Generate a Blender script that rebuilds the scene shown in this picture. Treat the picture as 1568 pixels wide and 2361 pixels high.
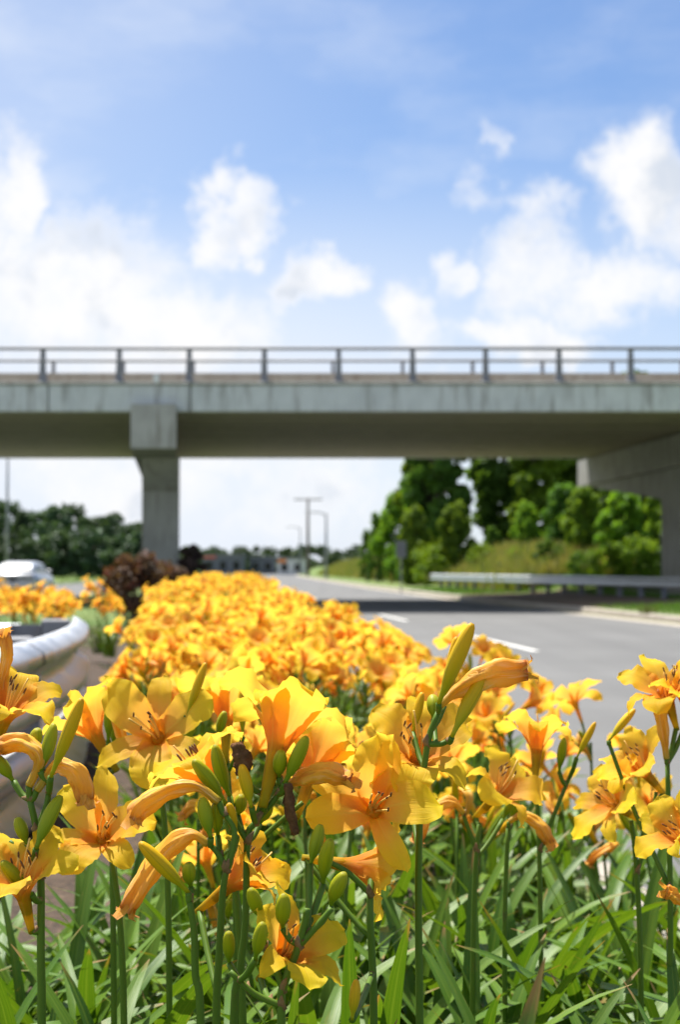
import bpy, math, random
from mathutils import Vector, Matrix, noise as mnoise
from math import sin, cos, pi, radians as R, exp, sqrt

for o in list(bpy.data.objects): bpy.data.objects.remove(o)
scene = bpy.context.scene
C = scene.collection
rng = random.Random(7)

# ------------------------------------------------------------------ camera
EYE = 1.1; FPX = 3500.0; HOR = 1314.0; CX0, CY0 = 784.0, 1180.5      # photo measured on a 1568x2361 sheet
PITCH = math.atan((HOR - CY0) / FPX)
cam_d = bpy.data.cameras.new('camera'); cam = bpy.data.objects.new('camera', cam_d); C.objects.link(cam)
cam.location = (0, 0, EYE); cam.rotation_euler = (pi/2 + PITCH, 0, 0)
cam_d.sensor_fit = 'VERTICAL'; cam_d.sensor_height = 23.6; cam_d.lens = 23.6 * FPX / 2361.0
cam_d.clip_start = 0.05; cam_d.clip_end = 6000
cam_d.dof.use_dof = True; cam_d.dof.focus_distance = 1.40; cam_d.dof.aperture_fstop = 6.0
scene.camera = cam
scene.render.resolution_x = 681; scene.render.resolution_y = 1024

# ------------------------------------------------------------------ light
SUN_EL, SUN_AZ = R(67), R(-32)          # azimuth from +Y (view direction), negative = left
sd = bpy.data.lights.new('sun', 'SUN'); sun = bpy.data.objects.new('sun', sd); C.objects.link(sun)
sd.energy = 5.0; sd.angle = R(0.5); sd.color = (1.0, 0.955, 0.88)
tosun = Vector((sin(SUN_AZ)*cos(SUN_EL), cos(SUN_AZ)*cos(SUN_EL), sin(SUN_EL)))
sun.rotation_euler = tosun.to_track_quat('Z', 'Y').to_euler(); sun.location = tosun*50
scene.view_settings.view_transform = 'Standard'; scene.view_settings.look = 'None'
scene.view_settings.exposure = 0.95; scene.view_settings.gamma = 1.0

# ------------------------------------------------------------------ node helpers
class N:
    def __init__(s, tree): s.t = tree; s.x = 0
    def new(s, typ, **kw):
        n = s.t.nodes.new(typ); s.x += 180; n.location = (s.x, 0)
        for k, v in kw.items(): setattr(n, k, v)
        return n
    def put(s, sock, v):
        if hasattr(v, 'links') or isinstance(v, bpy.types.NodeSocket): s.t.links.new(v, sock)
        else: sock.default_value = v
    def math(s, op, a, b=0.0, c=0.0, clamp=False):
        n = s.new('ShaderNodeMath', operation=op, use_clamp=clamp)
        s.put(n.inputs[0], a); s.put(n.inputs[1], b); s.put(n.inputs[2], c); return n.outputs[0]
    def vmath(s, op, a, b=(0, 0, 0)):
        n = s.new('ShaderNodeVectorMath', operation=op); s.put(n.inputs[0], a); s.put(n.inputs[1], b)
        return n.outputs['Value'] if op in ('LENGTH', 'DOT_PRODUCT') else n.outputs[0]
    def noise(s, vec, scale, detail=4, rough=0.55, out=0, dist=0.0):
        n = s.new('ShaderNodeTexNoise'); s.put(n.inputs['Vector'], vec)
        n.inputs['Scale'].default_value = scale; n.inputs['Detail'].default_value = detail
        n.inputs['Roughness'].default_value = rough; n.inputs['Distortion'].default_value = dist
        return n.outputs[out]
    def ramp(s, f, stops, interp='LINEAR'):
        n = s.new('ShaderNodeValToRGB'); s.put(n.inputs[0], f); e = n.color_ramp.elements
        n.color_ramp.interpolation = interp
        while len(e) < len(stops): e.new(0.5)
        for i, (p, c) in enumerate(stops):
            e[i].position = p; e[i].color = (c, c, c, 1) if not hasattr(c, '__len__') else tuple(c) + (1,)
        return n.outputs[0]
    def mix(s, f, a, b, blend='MIX'):
        n = s.new('ShaderNodeMix', data_type='RGBA', blend_type=blend)
        s.put(n.inputs[0], f)
        for k, v in ((6, a), (7, b)):
            if isinstance(v, tuple) and len(v) == 3: v = v + (1,)
            s.put(n.inputs[k], v)
        return n.outputs[2]
    def mrange(s, v, a, b, c=0.0, d=1.0, smooth=True):
        n = s.new('ShaderNodeMapRange'); n.interpolation_type = 'SMOOTHSTEP' if smooth else 'LINEAR'
        s.put(n.inputs[0], v)
        for i, q in enumerate((a, b, c, d)): n.inputs[1+i].default_value = q
        return n.outputs[0]
    def xyz(s, v):
        n = s.new('ShaderNodeSeparateXYZ'); s.put(n.inputs[0], v); return n.outputs
    def comb(s, x, y, z=0.0):
        n = s.new('ShaderNodeCombineXYZ'); s.put(n.inputs[0], x); s.put(n.inputs[1], y); s.put(n.inputs[2], z); return n.outputs[0]
    def mapping(s, v, scale):
        return s.vmath('MULTIPLY', v, scale)

# ------------------------------------------------------------------ world: sky with summer cumulus
world = bpy.data.worlds.new('World'); scene.world = world; world.use_nodes = True
wt = world.node_tree; wt.nodes.clear(); w = N(wt)
sky = w.new('ShaderNodeTexSky', sky_type='NISHITA'); sky.sun_disc = False
sky.sun_elevation = SUN_EL; sky.sun_rotation = SUN_AZ; sky.altitude = 100
sky.air_density = 1.0; sky.dust_density = 0.7; sky.ozone_density = 1.6
tc = w.new('ShaderNodeTexCoord'); dirv = tc.outputs['Generated']
dx, dy, dz = w.xyz(dirv)
az = w.math('ARCTAN2', dx, dy); el = w.math('ARCSINE', dz)
ae = w.comb(az, w.math('MULTIPLY', el, 1.0))
warp = w.noise(dirv, 9.0, 5, 0.6, out=1)
warp = w.vmath('MULTIPLY', w.vmath('SUBTRACT', warp, (0.5, 0.5, 0.5)), (0.10, 0.085, 0))
warp2 = w.noise(dirv, 34.0, 5, 0.6, out=1)
warp2 = w.vmath('MULTIPLY', w.vmath('SUBTRACT', warp2, (0.5, 0.5, 0.5)), (0.045, 0.042, 0))
aew = w.vmath('ADD', w.vmath('ADD', ae, warp), warp2)
def A(px, py): return math.atan((px-CX0)/FPX), math.atan((HOR-py)/FPX)
blobs = [(150, 690, 330, 190, 1.0), (0, 520, 75, 190, .95), (555, 480, 85, 85, .95), (520, 560, 60, 60, .8), (740, 650, 120, 70, .95),
         (420, 760, 230, 110, .95), (1490, 430, 135, 150, 1.0), (1260, 610, 130, 140, .82), (1420, 640, 170, 105, .85), (1000, 745, 105, 110, 1.0),
         (1290, 760, 120, 70, .95), (1145, 290, 36, 60, .62), (1110, 430, 60, 75, .62), (1240, 470, 90, 55, .66), (1090, 620, 60, 60, .85), (1180, 760, 110, 50, .85), (1690, 520, 190, 130, 1.0), (-150, 560, 170, 230, 1.0),
         (700, 1140, 200, 120, .72), (250, 1110, 260, 120, .8), (850, 1000, 1000, 90, .75)]
dens = None
for px, py, rx, ry, a in blobs:
    a0, e0 = A(px, py)
    ln = w.vmath('LENGTH', w.vmath('MULTIPLY', w.vmath('SUBTRACT', aew, (a0, e0, 0)), (FPX/rx, FPX/ry, 0)))
    m = w.mrange(ln, 1.55, 0.30, 0.0, a)
    dens = m if dens is None else w.math('MAXIMUM', dens, m)
# the same kind of cloud field goes on all round the sky
fld = w.noise(w.mapping(dirv, (1, 1, 2.2)), 3.6, 6, 0.58)
fld = w.mrange(fld, 0.55, 0.72)
out_frame = w.mrange(w.vmath('LENGTH', w.vmath('MULTIPLY', ae, (1/0.42, 1/0.62, 0))), 0.85, 1.25)
dens = w.math('MAXIMUM', dens, w.math('MULTIPLY', fld, out_frame))
fb = w.noise(dirv, 22.0, 9, 0.66)
d2 = w.math('ADD', dens, w.math('MULTIPLY', w.math('SUBTRACT', fb, 0.5), 1.35))
alpha = w.mrange(d2, 0.20, 1.08)
# cloud body tone: bright crowns, soft blue-grey hollows
hol = w.noise(dirv, 17.0, 5, 0.55)
hol = w.math('MULTIPLY', w.mrange(hol, 0.46, 0.66), w.mrange(d2, 0.55, 1.0))
ccol = w.mix(hol, (1.0, 1.0, 1.0), (0.70, 0.76, 0.85))
# thin high veil
veil = w.noise(w.mapping(w.vmath('ADD', dirv, warp), (2.0, 1.0, 5.0)), 3.2, 5, 0.55)
veil = w.math('ADD', w.math('MULTIPLY', w.mrange(veil, 0.40, 0.76), 0.30), w.mrange(az, 0.16, -0.5, 0.0, 0.62))
horizon_v = w.math('MULTIPLY', w.mrange(el, 0.31, 0.11, 0.0, 0.95), w.mrange(az, -0.1, 0.28, 1.0, 0.5))
vv = w.math('MAXIMUM', veil, horizon_v)
skyc = w.mix(1.0, sky.outputs[0], (0.96, 1.10, 1.30), 'MULTIPLY')
skyc = w.mix(vv, skyc, (7.7, 8.2, 9.1))
cl = w.mix(1.0, ccol, (9.0, 9.0, 9.1), 'MULTIPLY')
fin = w.mix(alpha, skyc, cl)
bg = w.new('ShaderNodeBackground'); w.put(bg.inputs[0], fin); bg.inputs[1].default_value = 0.058
wo = w.new('ShaderNodeOutputWorld'); wt.links.new(bg.outputs[0], wo.inputs[0])

# ------------------------------------------------------------------ materials
def mat(name):
    m = bpy.data.materials.new(name); m.use_nodes = True; m.node_tree.nodes.clear(); return m, N(m.node_tree)
def finish(m, n, col, rough=0.6, metal=0.0, spec=0.5, bump=None, bstr=0.3, bdist=0.01, trans=None, tfac=0.0):
    p = n.new('ShaderNodeBsdfPrincipled'); n.put(p.inputs['Base Color'], col if not isinstance(col, tuple) else tuple(col[:3]) + (1,))
    n.put(p.inputs['Roughness'], rough); p.inputs['Metallic'].default_value = metal; p.inputs['Specular IOR Level'].default_value = spec
    if bump is not None:
        b = n.new('ShaderNodeBump'); b.inputs['Strength'].default_value = bstr; b.inputs['Distance'].default_value = bdist
        n.put(b.inputs['Height'], bump); n.t.links.new(b.outputs[0], p.inputs['Normal'])
    sh = p.outputs[0]
    if trans is not None:
        t = n.new('ShaderNodeBsdfTranslucent'); n.put(t.inputs[0], trans if not isinstance(trans, tuple) else trans[:3] + (1,))
        mx = n.new('ShaderNodeMixShader'); mx.inputs[0].default_value = tfac
        n.t.links.new(sh, mx.inputs[1]); n.t.links.new(t.outputs[0], mx.inputs[2]); sh = mx.outputs[0]
    o = n.new('ShaderNodeOutputMaterial'); n.t.links.new(sh, o.inputs[0]); return m
def objc(n): return n.new('ShaderNodeTexCoord').outputs['Object']
def geop(n): return n.new('ShaderNodeNewGeometry').outputs['Position']
def uvc(n): return n.new('ShaderNodeTexCoord').outputs['UV']
def orand(n): return n.new('ShaderNodeObjectInfo').outputs['Random']

def concrete(name, a, b, streak=None, scale=1.0, rough=0.85):
    m, n = mat(name); p = geop(n)
    f = n.noise(p, 1.3*scale, 6, 0.6); col = n.mix(n.mrange(f, .3, .7), a, b)
    f2 = n.noise(n.mapping(p, (3.0, 3.0, 0.35)), 1.6, 5, 0.6)
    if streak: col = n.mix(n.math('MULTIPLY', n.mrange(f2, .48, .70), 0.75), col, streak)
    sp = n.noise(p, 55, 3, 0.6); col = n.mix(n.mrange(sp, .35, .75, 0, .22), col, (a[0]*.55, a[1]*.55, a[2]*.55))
    return finish(m, n, col, rough, bump=sp, bstr=.35, bdist=.01)
M = {}
M['conc'] = concrete('weathered_concrete', (.34, .33, .305), (.43, .42, .39), (.21, .195, .165))
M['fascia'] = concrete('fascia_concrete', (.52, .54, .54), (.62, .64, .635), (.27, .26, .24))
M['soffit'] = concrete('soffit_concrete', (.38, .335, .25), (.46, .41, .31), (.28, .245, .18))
M['parapet'] = concrete('parapet_concrete', (.36, .31, .25), (.42, .37, .31), (.27, .22, .17))
M['kerb'] = concrete('kerb_concrete', (.32, .285, .235), (.40, .36, .30), (.28, .24, .19), 2.0)
def galv(name, a, b, rough=.42, metal=.75):
    m, n = mat(name); p = geop(n); f = n.noise(p, 7, 5, .6)
    g = n.noise(n.mapping(p, (1, 1, 4)), 2.2, 4, .6)
    col = n.mix(n.mrange(f, .3, .7), a, b); col = n.mix(n.mrange(g, .55, .78, 0, .5), col, (a[0]*.6, a[1]*.58, a[2]*.55))
    return finish(m, n, col, n.mrange(f, .3, .7, rough-.06, rough+.14), metal)
M['galv'] = galv('galvanised_steel', (.50, .52, .54), (.62, .64, .66))
M['rail'] = galv('bridge_rail_steel', (.17, .17, .185), (.23, .23, .245), .55, .25)
M['post'] = galv('guardrail_post_steel', (.20, .205, .22), (.30, .30, .31), .6, .3)
M['polemetal'] = galv('pole_steel', (.24, .25, .26), (.30, .31, .33), .55, .3)

m, n = mat('asphalt'); p = geop(n)
f = n.noise(p, .35, 6, .6); g = n.noise(p, 60, 3, .7); t = n.noise(n.mapping(p, (1.3, .03, 1)), 1.0, 4, .5)
col = n.mix(n.mrange(f, .3, .7), (.118, .118, .115), (.152, .152, .148)); col = n.mix(n.mrange(t, .45, .68, 0, .45), col, (.095, .095, .094))
col = n.mix(n.mrange(g, .35, .75, 0, .4), col, (.07, .07, .07))
M['asphalt'] = finish(m, n, col, .9, bump=g, bstr=.5, bdist=.01)
m, n = mat('road_paint'); p = geop(n); f = n.noise(p, 14, 5, .7)
M['paint'] = finish(m, n, n.mix(n.mrange(f, .48, .66, 0, .7), (.72, .71, .67), (.24, .24, .23)), .75)

m, n = mat('grass_ground'); p = geop(n)
f = n.noise(p, .16, 5, .6); g = n.noise(p, 2.2, 5, .65); h = n.noise(p, 24, 3, .6)
col = n.mix(n.mrange(f, .32, .68), (.085, .16, .022), (.16, .20, .045)); col = n.mix(n.mrange(g, .48, .72, 0, .6), col, (.055, .125, .018))
col = n.mix(n.mrange(h, .4, .7, 0, .5), col, (.045, .085, .014))
M['grass'] = finish(m, n, col, .9, bump=h, bstr=.8, bdist=.05)
m, n = mat('bark_mulch'); p = geop(n); f = n.noise(p, 38, 4, .7); g = n.noise(p, 6, 4, .6)
col = n.mix(n.mrange(f, .35, .65), (.03, .02, .013), (.10, .066, .044)); col = n.mix(n.mrange(g, .6, .72, 0, .5), col, (.20, .14, .09))
M['mulch'] = finish(m, n, col, .95, bump=f, bstr=1.0, bdist=.02)
m, n = mat('bare_soil'); p = geop(n); f = n.noise(p, 3, 6, .65)
M['soil'] = finish(m, n, n.mix(f, (.12, .075, .045), (.22, .15, .095)), .95, bump=f, bstr=.6, bdist=.05)

def leafy(name, c1, c2, c3, tf=.38):
    m, n = mat(name); p = geop(n); r = orand(n)
    f = n.noise(p, .55, 4, .6); g = n.noise(p, 5.0, 3, .6)
    col = n.mix(n.mrange(f, .36, .64), c1, c2); col = n.mix(n.mrange(g, .5, .72, 0, .7), col, c3)
    hs = n.new('ShaderNodeHueSaturation'); n.put(hs.inputs['Color'], col); n.put(hs.inputs['Value'], n.mrange(r, 0, 1, .8, 1.18, False)); n.put(hs.inputs['Hue'], n.mrange(r, 0, 1, .49, .512, False))
    tcol = n.mix(1.0, hs.outputs[0], (1.5, 1.35, .6), 'MULTIPLY')
    return finish(m, n, hs.outputs[0], .55, spec=.3, trans=tcol, tfac=tf)
M['leaf_r'] = leafy('bright_tree_foliage', (.10, .20, .020), (.16, .28, .026), (.25, .34, .035), .55)
M['leaf_d'] = leafy('dark_tree_foliage', (.065, .14, .022), (.10, .195, .028), (.15, .25, .035), .52)
M['leaf_far'] = leafy('far_tree_foliage', (.045, .085, .045), (.065, .115, .05), (.09, .14, .06), .25)
M['leaf_red'] = leafy('red_shrub_foliage', (.11, .085, .045), (.16, .075, .05), (.24, .06, .05), .3)
M['leaf_plum'] = leafy('plum_shrub_foliage', (.07, .045, .045), (.095, .05, .05), (.06, .07, .04), .25)
M['drygrass'] = leafy('tall_grass_blades', (.13, .19, .035), (.24, .23, .075), (.36, .24, .13), .35)
M['lawn'] = leafy('lawn_blades', (.075, .16, .02), (.11, .20, .03), (.16, .23, .045), .3)
m, n = mat('bark'); p = geop(n); f = n.noise(n.mapping(p, (6, 6, 1)), 3, 5, .65)
M['bark'] = finish(m, n, n.mix(f, (.06, .045, .032), (.16, .13, .10)), .9, bump=f, bstr=.8, bdist=.04)

# daylily tissue. UV: x across the tepal (0..1), y from base to tip
m, n = mat('daylily_petal'); uv = uvc(n); ux, uy, _ = n.xyz(uv); r = orand(n)
vein = n.noise(n.comb(n.math('MULTIPLY', ux, 44.0), n.math('MULTIPLY', uy, 2.0), r), 1.0, 4, .55)
broad = n.noise(n.comb(n.math('MULTIPLY', ux, 4.0), n.math('MULTIPLY', uy, 4.0), n.math('MULTIPLY', r, 9.0)), 1.0, 4, .6)
uy2 = n.math('ADD', uy, n.math('MULTIPLY', n.math('SUBTRACT', vein, .5), .16)); uy2 = n.math('ADD', uy2, n.math('MULTIPLY', n.math('SUBTRACT', broad, .5), .14))
col = n.ramp(uy2, [(0.0, (.42, .42, .02)), (.18, (.72, .42, .012)), (.38, (.89, .36, .05)), (.54, (.93, .48, .055)), (.74, (.95, .61, .02)), (1.0, (.96, .71, .010))])
edge = n.math('ABSOLUTE', n.math('SUBTRACT', ux, .5))
col = n.mix(n.mrange(edge, .38, .5, 0, .35), col, (.95, .70, .012))
mid = n.mrange(edge, .0, .055, .5, 0); col = n.mix(n.math('MULTIPLY', mid, n.mrange(uy, .3, .9, 1, .1)), col, (.90, .62, .10))
col = n.mix(n.mrange(vein, .55, .75, 0, .42), col, (.86, .44, .015))
hs = n.new('ShaderNodeHueSaturation'); n.put(hs.inputs['Color'], col); n.put(hs.inputs['Hue'], n.mrange(r, 0, 1, .490, .506, False)); n.put(hs.inputs['Value'], n.mrange(r, 0, 1, .92, 1.04, False))
tcol = n.mix(.5, hs.outputs[0], (1.0, .56, .10))
M['petal'] = finish(m, n, hs.outputs[0], .55, spec=.2, bump=vein, bstr=.55, bdist=.0015, trans=tcol, tfac=.56)
m, n = mat('daylily_wilted'); uv = uvc(n); ux, uy, _ = n.xyz(uv); r = orand(n)
vein = n.noise(n.comb(n.math('MULTIPLY', ux, 16.0), n.math('MULTIPLY', uy, 3.0), r), 1.0, 4, .6)
col = n.ramp(uy, [(0, (.45, .38, .03)), (.22, (.72, .38, .03)), (.6, (.92, .55, .06)), (.9, (.86, .40, .04)), (1.0, (.50, .16, .03))])
col = n.mix(n.mrange(vein, .52, .72, 0, .55), col, (.92, .72, .45)); col = n.mix(n.mrange(vein, .28, .42, .6, 0), col, (.55, .16, .02))
M['wilt'] = finish(m, n, col, .5, spec=.4, bump=vein, bstr=.6, bdist=.003, trans=n.mix(.5, col, (.98, .50, .06)), tfac=.36)
def budmat(name, a, b, c):
    m, n = mat(name); uv = uvc(n); ux, uy, _ = n.xyz(uv); r = orand(n)
    v = n.noise(n.comb(n.math('MULTIPLY', ux, 26.0), n.math('MULTIPLY', uy, 2.0), n.math('MULTIPLY', r, 7.0)), 1.0, 4, .55)
    col = n.ramp(uy, [(0, a), (.22, a), (.55, b), (.93, c), (1.0, (c[0]*.7, c[1]*.7, c[2]*.7))])
    gr = n.math('ABSOLUTE', n.math('SINE', n.math('MULTIPLY', ux, 3*pi)))
    col = n.mix(n.mrange(gr, 0.0, .16, .55, 0), col, (a[0]*.55, a[1]*.6, a[2]*.5)); col = n.mix(n.mrange(v, .5, .75, 0, .4), col, (a[0]*.8, a[1]*.8, a[2]))
    return finish(m, n, col, .5, spec=.25, bump=v, bstr=.35, bdist=.001, trans=col, tfac=.15)
M['bud_g'] = budmat('green_bud', (.17, .27, .008), (.31, .35, .006), (.42, .39, .006))
M['bud_y'] = budmat('yellow_bud', (.40, .38, .006), (.68, .43, .005), (.82, .44, .005))
m, n = mat('scape_green'); p = geop(n); f = n.noise(n.mapping(p, (1, 1, .25)), 60, 4, .6); g = n.noise(p, 16, 3, .6)
col = n.mix(f, (.06, .125, .012), (.105, .18, .018)); col = n.mix(n.mrange(g, .6, .74, 0, .6), col, (.10, .07, .035))
M['scape'] = finish(m, n, col, .5, spec=.2)
m, n = mat('daylily_leaf'); uv = uvc(n); ux, uy, _ = n.xyz(uv); r = orand(n)
v = n.noise(n.comb(n.math('MULTIPLY', ux, 22.0), n.math('MULTIPLY', uy, 1.5), n.math('MULTIPLY', r, 31.0)), 1.0, 3, .55)
bl = n.noise(n.comb(n.math('MULTIPLY', ux, 1.5), n.math('MULTIPLY', uy, 9.0), n.math('MULTIPLY', r, 57.0)), 1.0, 4, .6)
col = n.mix(n.mrange(r, 0, 1, 0, 1, False), (.040, .115, .009), (.10, .19, .012)); col = n.mix(n.mrange(v, .4, .7, 0, .5), col, (.17, .26, .022))
edge = n.math('ABSOLUTE', n.math('SUBTRACT', ux, .5)); col = n.mix(n.mrange(edge, 0, .07, .45, 0), col, (.19, .28, .04))
col = n.mix(n.mrange(bl, .62, .74, 0, .55), col, (.23, .22, .05)); tip = n.math('ADD', uy, n.math('MULTIPLY', n.math('SUBTRACT', bl, .5), .2))
col = n.mix(n.mrange(tip, .93, 1.0, 0, .85), col, (.30, .16, .06))
M['leaf'] = finish(m, n, col, .45, spec=.3, bump=v, bstr=.35, bdist=.0012, trans=n.mix(1.0, col, (1.6, 1.5, .6), 'MULTIPLY'), tfac=.26)
m, n = mat('dead_leaf'); uv = uvc(n); f = n.noise(n.mapping(uv, (12, 3, 1)), 1.0, 4, .6)
M['deadleaf'] = finish(m, n, n.mix(f, (.36, .20, .08), (.52, .36, .18)), .7, trans=(.5, .28, .1), tfac=.2)
m, n = mat('withered_brown'); p = geop(n); f = n.noise(p, 320, 4, .7)
M['brown'] = finish(m, n, n.mix(f, (.035, .014, .006), (.24, .12, .055)), .8, spec=.1, bump=f, bstr=.8, bdist=.002)
m, n = mat('dry_bract'); p = geop(n); f = n.noise(p, 240, 4, .7)
M['bractm'] = finish(m, n, n.mix(f, (.07, .035, .015), (.34, .23, .12)), .8, spec=.1)
def plain(name, c, rough=.6, metal=0.0, sc=8.0, var=.25, spec=.5):
    m, n = mat(name); p = geop(n); f = n.noise(p, sc, 4, .6)
    return finish(m, n, n.mix(f, tuple(v*(1-var) for v in c), tuple(min(1, v*(1+var)) for v in c)), rough, metal, spec)
M['filament'] = plain('stamen_filament', (.85, .48, .10), .5, sc=90)
M['anther'] = plain('anther', (.13, .055, .02), .7, sc=200)
M['carpaint'] = plain('silver_car_paint', (.55, .57, .60), .3, .55, 3, .05)
M['glass'] = plain('tinted_car_glass', (.012, .014, .016), .12, 0, 3, .2)
M['rubber'] = plain('tyre_rubber', (.025, .025, .025), .8)
M['redlens'] = plain('red_lamp_lens', (.35, .015, .012), .25)
M['whitepaint'] = plain('white_painted_metal', (.72, .72, .71), .5, 0, 2, .06)
M['signback'] = plain('sign_back_aluminium', (.16, .165, .18), .6, .2, 5, .15)
M['orange'] = plain('orange_panel', (.75, .22, .03), .5, 0, 2, .1)
M['redpanel'] = plain('red_panel', (.50, .10, .06), .5, 0, 2, .1)
M['bldg'] = plain('pale_building_wall', (.60, .60, .60), .7, 0, .5, .08)
M['bldg_d'] = plain('grey_building_wall', (.12, .13, .15), .7, 0, .5, .1)
M['bgroof'] = plain('flat_roof', (.22, .22, .24), .7, 0, .5, .1)
M['wood'] = plain('weathered_pole_wood', (.15, .13, .115), .85, 0, 3, .25)
M['iron'] = plain('cast_iron', (.04, .04, .042), .7, .3, 20, .2)

# ------------------------------------------------------------------ mesh helpers
def mk(name, V, F, mats, uv=None, smooth=True, fm=None):
    me = bpy.data.meshes.new(name); me.from_pydata([tuple(v) for v in V], [], F)
    for q in (mats if isinstance(mats, (list, tuple)) else [mats]): me.materials.append(M[q] if isinstance(q, str) else q)
    if uv:
        l = me.uv_layers.new(name='UVMap'); idx = [0]*len(me.loops); me.loops.foreach_get('vertex_index', idx)
        fl = []
        for i in idx: fl.extend(uv[i])
        l.data.foreach_set('uv', fl)
    if smooth: me.polygons.foreach_set('use_smooth', [True]*len(me.polygons))
    if fm: me.polygons.foreach_set('material_index', fm)
    me.update(); return me
def ob(name, me, parent=None, loc=None, rot=None, scale=None, mw=None):
    o = bpy.data.objects.new(name, me); C.objects.link(o)
    if parent is not None: o.parent = parent
    if mw is not None: o.matrix_local = mw
    else:
        if loc is not None: o.location = loc
        if rot is not None: o.rotation_euler = rot
        if scale is not None: o.scale = (scale,)*3 if not hasattr(scale, '__len__') else scale
    return o
def tag(o, label, cat, group=None):
    o['label'] = label; o['category'] = cat
    if group: o['group'] = group
    return o
def thing(name, label, cat, loc, group=None, rz=0.0, scale=1.0):
    o = ob(name, None, loc=loc, rot=(0, 0, rz), scale=scale); o.empty_display_size = .05; return tag(o, label, cat, group)
def struct(o): o['kind'] = 'structure'; return o
def stuff(o): o['kind'] = 'stuff'; return o
class MB:
    def __init__(s): s.V = []; s.F = []; s.UV = []; s.FM = []
    def add(s, V, F, uv=None, m=0):
        b = len(s.V); s.V += [tuple(v) for v in V]; s.F += [tuple(i+b for i in f) for f in F]; s.FM += [m]*len(F)
        s.UV += list(uv) if uv else [(0, 0)]*len(V); return s
    def box(s, x0, x1, y0, y1, z0, z1, bev=0.0, m=0):
        if bev <= 0:
            V = [(x, y, z) for z in (z0, z1) for y in (y0, y1) for x in (x0, x1)]
            F = [(0, 2, 3, 1), (4, 5, 7, 6), (0, 1, 5, 4), (2, 6, 7, 3), (0, 4, 6, 2), (1, 3, 7, 5)]
            return s.add(V, F, None, m)
        pts = []
        for (z, i) in ((z0, bev), (z0+bev, 0), (z1-bev, 0), (z1, bev)):
            x_0, x_1, y_0, y_1 = x0+i, x1-i, y0+i, y1-i; c = bev
            pts.append([(x_0+c, y_0, z), (x_1-c, y_0, z), (x_1, y_0+c, z), (x_1, y_1-c, z), (x_1-c, y_1, z), (x_0+c, y_1, z), (x_0, y_1-c, z), (x_0, y_0+c, z)])
        V = [p for r in pts for p in r]; F = []
        for k in range(3):
            for i in range(8): j = (i+1) % 8; F.append((k*8+i, k*8+j, k*8+8+j, k*8+8+i))
        F.append(tuple(range(7, -1, -1))); F.append(tuple(24+i for i in range(8))); return s.add(V, F, None, m)
    def tube(s, P, rad, n=8, cap=True, m=0, sec=None):
        V, F, uv = sweep(P, rad, n, cap, sec); return s.add(V, F, uv, m)
    def mesh(s, name, mats, smooth=True, uv=True): return mk(name, s.V, s.F, mats, s.UV if uv else None, smooth, s.FM)
def sweep(P, rad, n=8, cap=True, sec=None):
    P = [Vector(p) for p in P]; k = len(P)
    if not hasattr(rad, '__len__'): rad = [rad]*k
    V = []; UV = []; F = []; t0 = (P[1]-P[0]).normalized()
    a = t0.orthogonal().normalized()
    for i in range(k):
        t = (P[min(i+1, k-1)] - P[max(i-1, 0)]).normalized()
        a = (a - t*a.dot(t)).normalized(); b = t.cross(a)
        for j in range(n):
            ph = 2*pi*j/n; f = sec(i/(k-1), ph) if sec else 1.0
            V.append(P[i] + (a*cos(ph) + b*sin(ph))*rad[i]*f); UV.append((j/n, i/(k-1)))
    for i in range(k-1):
        for j in range(n): jj = (j+1) % n; F.append((i*n+j, i*n+jj, (i+1)*n+jj, (i+1)*n+j))
    if cap: F.append(tuple(range(n-1, -1, -1))); F.append(tuple((k-1)*n+j for j in range(n)))
    return V, F, UV
def bez(P, k=12):
    """smooth curve through points (Catmull-Rom)"""
    P = [Vector(p) for p in P]
    if len(P) == 2: return [P[0].lerp(P[1], i/k) for i in range(k+1)]
    Q = [P[0]*2-P[1]] + P + [P[-1]*2-P[-2]]; out = []; m = len(P)-1; per = max(2, k//m)
    for i in range(m):
        a, b, c, d = Q[i:i+4]
        for q in range(per):
            t = q/per; out.append(.5*((2*b)+(c-a)*t+(2*a-5*b+4*c-d)*t*t+(3*b-a-3*c+d)*t**3))
    out.append(P[-1]); return out
FW = Vector((0, cos(PITCH), sin(PITCH))); UPV = Vector((0, -sin(PITCH), cos(PITCH)))
def PX(px, py, D):
    d = FW + Vector((1, 0, 0))*((px-CX0)/FPX) + UPV*((CY0-py)/FPX); return Vector((0, 0, EYE)) + d*(D/d.y)
def lerp_tab(tab, x):
    if x <= tab[0][0]: (a, u), (b, v) = tab[0], tab[1]
    elif x >= tab[-1][0]: (a, u), (b, v) = tab[-2], tab[-1]
    else:
        for i in range(len(tab)-1):
            if tab[i][0] <= x <= tab[i+1][0]: (a, u), (b, v) = tab[i], tab[i+1]; break
    return u + (v-u)*(x-a)/(b-a)
def sstep(a, b, x): t = min(1, max(0, (x-a)/(b-a))); return t*t*(3-2*t)

# ------------------------------------------------------------------ ground, roads, kerbs
KT = [(-40, 14.0), (31, 6.9), (50, 5.0), (60, 4.15), (94, 1.85), (160, -1.9), (260, -6.8), (420, -13.0), (700, -18), (1600, -24)]
def K(D): return lerp_tab(KT, D)
RW = 8.6; MW = 5.6; RW2 = 8.6     # carriageway, median, opposite carriageway
def terrain(x, D):
    o = x - K(D)
    if o >= 0:
        z = .14 + .03*min(o, 4) 
        bank = sstep(2.2, 7.0, o)*1.65*sstep(50, 76, D) + sstep(3.8, 16, o)*.45*(1-sstep(40, 60, D))
        z += bank + sstep(8, 40, o)*1.6
        return z
    if o > -RW-.05: return -.06
    if o > -RW-MW: return .12
    if o > -RW-MW-RW2: return -.06
    q = -(o + RW+MW+RW2)
    return .12 + sstep(1, 40, q)*2.3*sstep(40, 130, D) + sstep(15, 200, q)*3
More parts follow.
